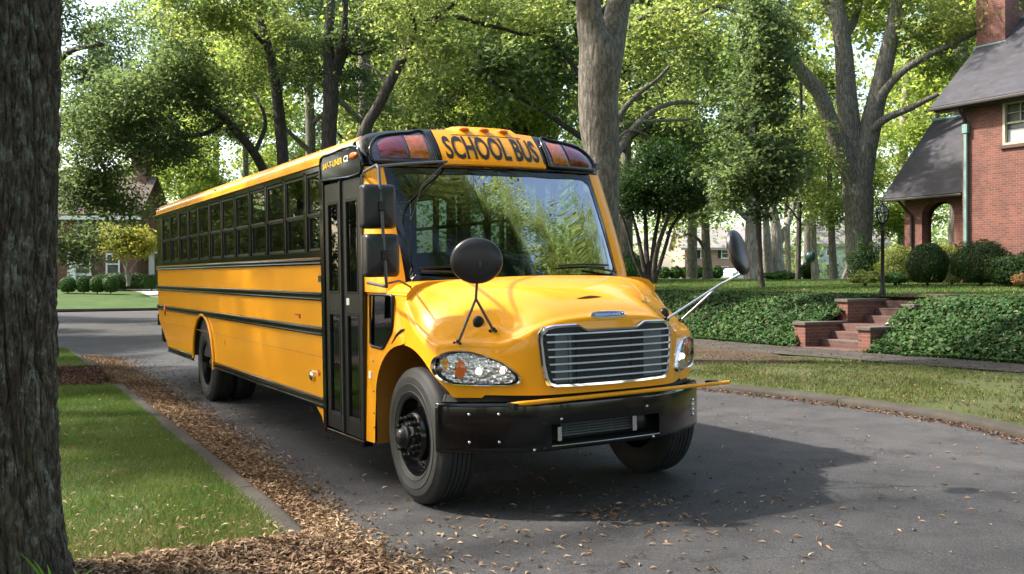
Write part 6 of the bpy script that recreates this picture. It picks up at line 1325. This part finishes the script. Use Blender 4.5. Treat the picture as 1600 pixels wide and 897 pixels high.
# ---------------------------------------------------------------- shrubs
def bush(name, label, px, pyb, Y, wpx, hpx, mat, n=5000, leaf=.06, wd=.5, z0=None, group=None, cat='shrub', lump=.12, shell=.35, sq=2.0, ry=None):
    p = at(px, pyb, Y); w = wpx*.5*Y/F_PX; h = hpx*Y/F_PX; zb = p.z if z0 is None else z0
    t = thing(name, label, cat, (p.x, Y, zb), group=group)
    d = unit(rng.normal(size=(n, 3))); r = 1-shell*rng.random(n)**1.5
    lm = np.array([noise.noise(Vector((q[0]*2.2+px, q[1]*2.2, q[2]*2.2))) for q in d]); r = r*(1+lump*lm*2)
    pos = d*r[:, None]; pos[:, 2] = np.where(pos[:, 2] < -.75, -.75, pos[:, 2]); c = pos*np.array([w, ry or w, h/1.75]) + np.array([0, 0, h*.43])
    nr = unit(d + rng.normal(size=(n, 3))*.5); np_mesh('foliage', leaves(c, nr, leaf, wd, .08), 4, M[mat], t)
    m = MB()
    for k in range(5): a = k*1.26; m.tube([(0, 0, -.12), (math.cos(a)*w*.25, math.sin(a)*w*.25, h*.35), (math.cos(a)*w*.5, math.sin(a)*w*.5, h*.65)], [.025, .018, .008], 6)
    m.build('stem', M['bark_dark'], t); return t
for i, (X, Y, w_, h_) in enumerate([(-17.5, 27.5, 5, 4.5), (-20.5, 31.5, 5.5, 5), (-24, 36, 6, 5.5), (-28, 41, 7, 6), (-33, 47, 8, 7), (-40, 56, 9, 8), (-15.2, 23, 4, 3.6)]):  # unseen shrubs added to block pale sky in the side window reflections
    bush('added_shrub', 'large leafy shrub added out of view to darken side window reflections', 800+F_PX*X/Y, 440, Y, w_*F_PX/Y, h_*F_PX/Y, 'leaf_mid', 9000, .2, lump=.2, z0=0, group='large shrubs added out of view')
bush('boxwood', 'dark green round clipped bush in front of the porch', 1449, 441, 29.5, 62, 62, 'leaf_dark', 16000, .055, lump=.04, shell=.2)
bush('azalea', 'pale yellow green shrub behind the dark round bush', 1405, 440, 31.5, 66, 56, 'leaf_azalea', 9000, .07, lump=.2)
bush('azalea', 'pale yellow green shrub filling the gap under the porch rail', 1476, 428, 32.5, 60, 48, 'leaf_azalea', 8000, .07, lump=.15)
bush('shrub', 'olive green loose bush against the brick wall under the downspout', 1533, 441, 29, 84, 66, 'leaf_dark', 16000, .06, lump=.12)
bush('shrub', 'small blue green bush between the two dark ones', 1487, 441, 30.5, 44, 48, 'leaf_blue', 7000, .05, lump=.1)
bush('rhododendron', 'broad leaved dark bush at the right edge under the brick wall', 1594, 443, 27.5, 90, 46, 'leaf_dark', 5000, .12, .4, lump=.12)
bush('barberry', 'low reddish plant at the right edge in front of the broad leaved bush', 1596, 445, 26, 28, 17, 'leaf_rust', 2500, .05, lump=.2)
bush('shrub', 'ragged tall shrub just left of the lamp post', 1352, 438, 35, 52, 62, 'leaf_dark', 8000, .08, lump=.3, shell=.7)
bush('hosta', 'light green low plant at the foot of the big oak', 1352, 441, 30, 46, 17, 'leaf_azalea', 3500, .09, lump=.3)
bush('hosta', 'light green low plant right of the lamp post', 1399, 441, 30, 40, 14, 'leaf_box', 3000, .08, lump=.3)
bush('hosta', 'bright green ground plant behind the young maple', 1222, 436, 46, 50, 11, 'leaf_box', 3500, .12, lump=.3)
bush('shrub', 'dark evergreen bush between the pale trunks', 1265, 435, 64, 30, 26, 'leaf_dark', 4000, .14)
bush('shrub', 'leafy green shrub behind the grey oak trunk', 985, 440, 30, 52, 42, 'leaf_box', 6000, .09, lump=.25, shell=.6)
hp = [(1038, 17), (1056, 18), (1072, 17), (1088, 19), (1104, 18), (1120, 19)]
for i, (px, h) in enumerate(hp): bush('hedge_bush', ('leftmost', 'second', 'third', 'fourth', 'fifth', 'rightmost')[i]+' rounded bush, counted from the left, of the hedge before the pink house', px, 434, 82, 20, h, 'leaf_box', 2600, .17, group='hedge before the pink house')
for px, w, h, l in ((106, 26, 24, 'round boxwood nearest the oak trunk, left of four'), (131, 22, 26, 'round boxwood under the left window of the brick house'), (152, 25, 25, 'round boxwood left of the one furthest right'), (173, 26, 26, 'round boxwood furthest right of the row, before the right window')):
    bush('boxwood', l, px, 457, 60, w, h, 'leaf_box', 5000, .09, lump=.05, z0=.82, group='boxwoods before the left house')
bush('shrub', 'dark foundation hedge behind the boxwoods', 195, 450, 64.3, 110, 24, 'leaf_dark', 9000, .12, ry=.8)
bush('shrub', 'silvery rounded shrub beyond the pale drive', 237, 451, 60, 26, 22, 'leaf_box', 4000, .09)
# hanging ball
p = at(1266, 401, 37.8); t = thing('hanging_ball', 'dark teal ball hanging from a branch beside the thin dark tree', 'ball', (p.x, p.y, p.z))
m = MB(); m.ball((0,0,0), .205, .205, .215, 20, 14); m.build('ball', simple('teal_plastic', (.008,.05,.045), .4), t, smooth=80)
for k in range(4):
    m = MB(); a0 = k*math.pi/4; m.tube([Vector((.208*math.sin(q)*math.cos(a0), .208*math.sin(q)*math.sin(a0), .218*math.cos(q))) for q in [2*math.pi*j/24 for j in range(25)]], .006, 4); m.build('seam', M['satin_black'], t)
m = MB(); m.tube([(0,0,.2), (0,0,2.5)], .012, 5); m.build('rope', M['dull_metal'], t)
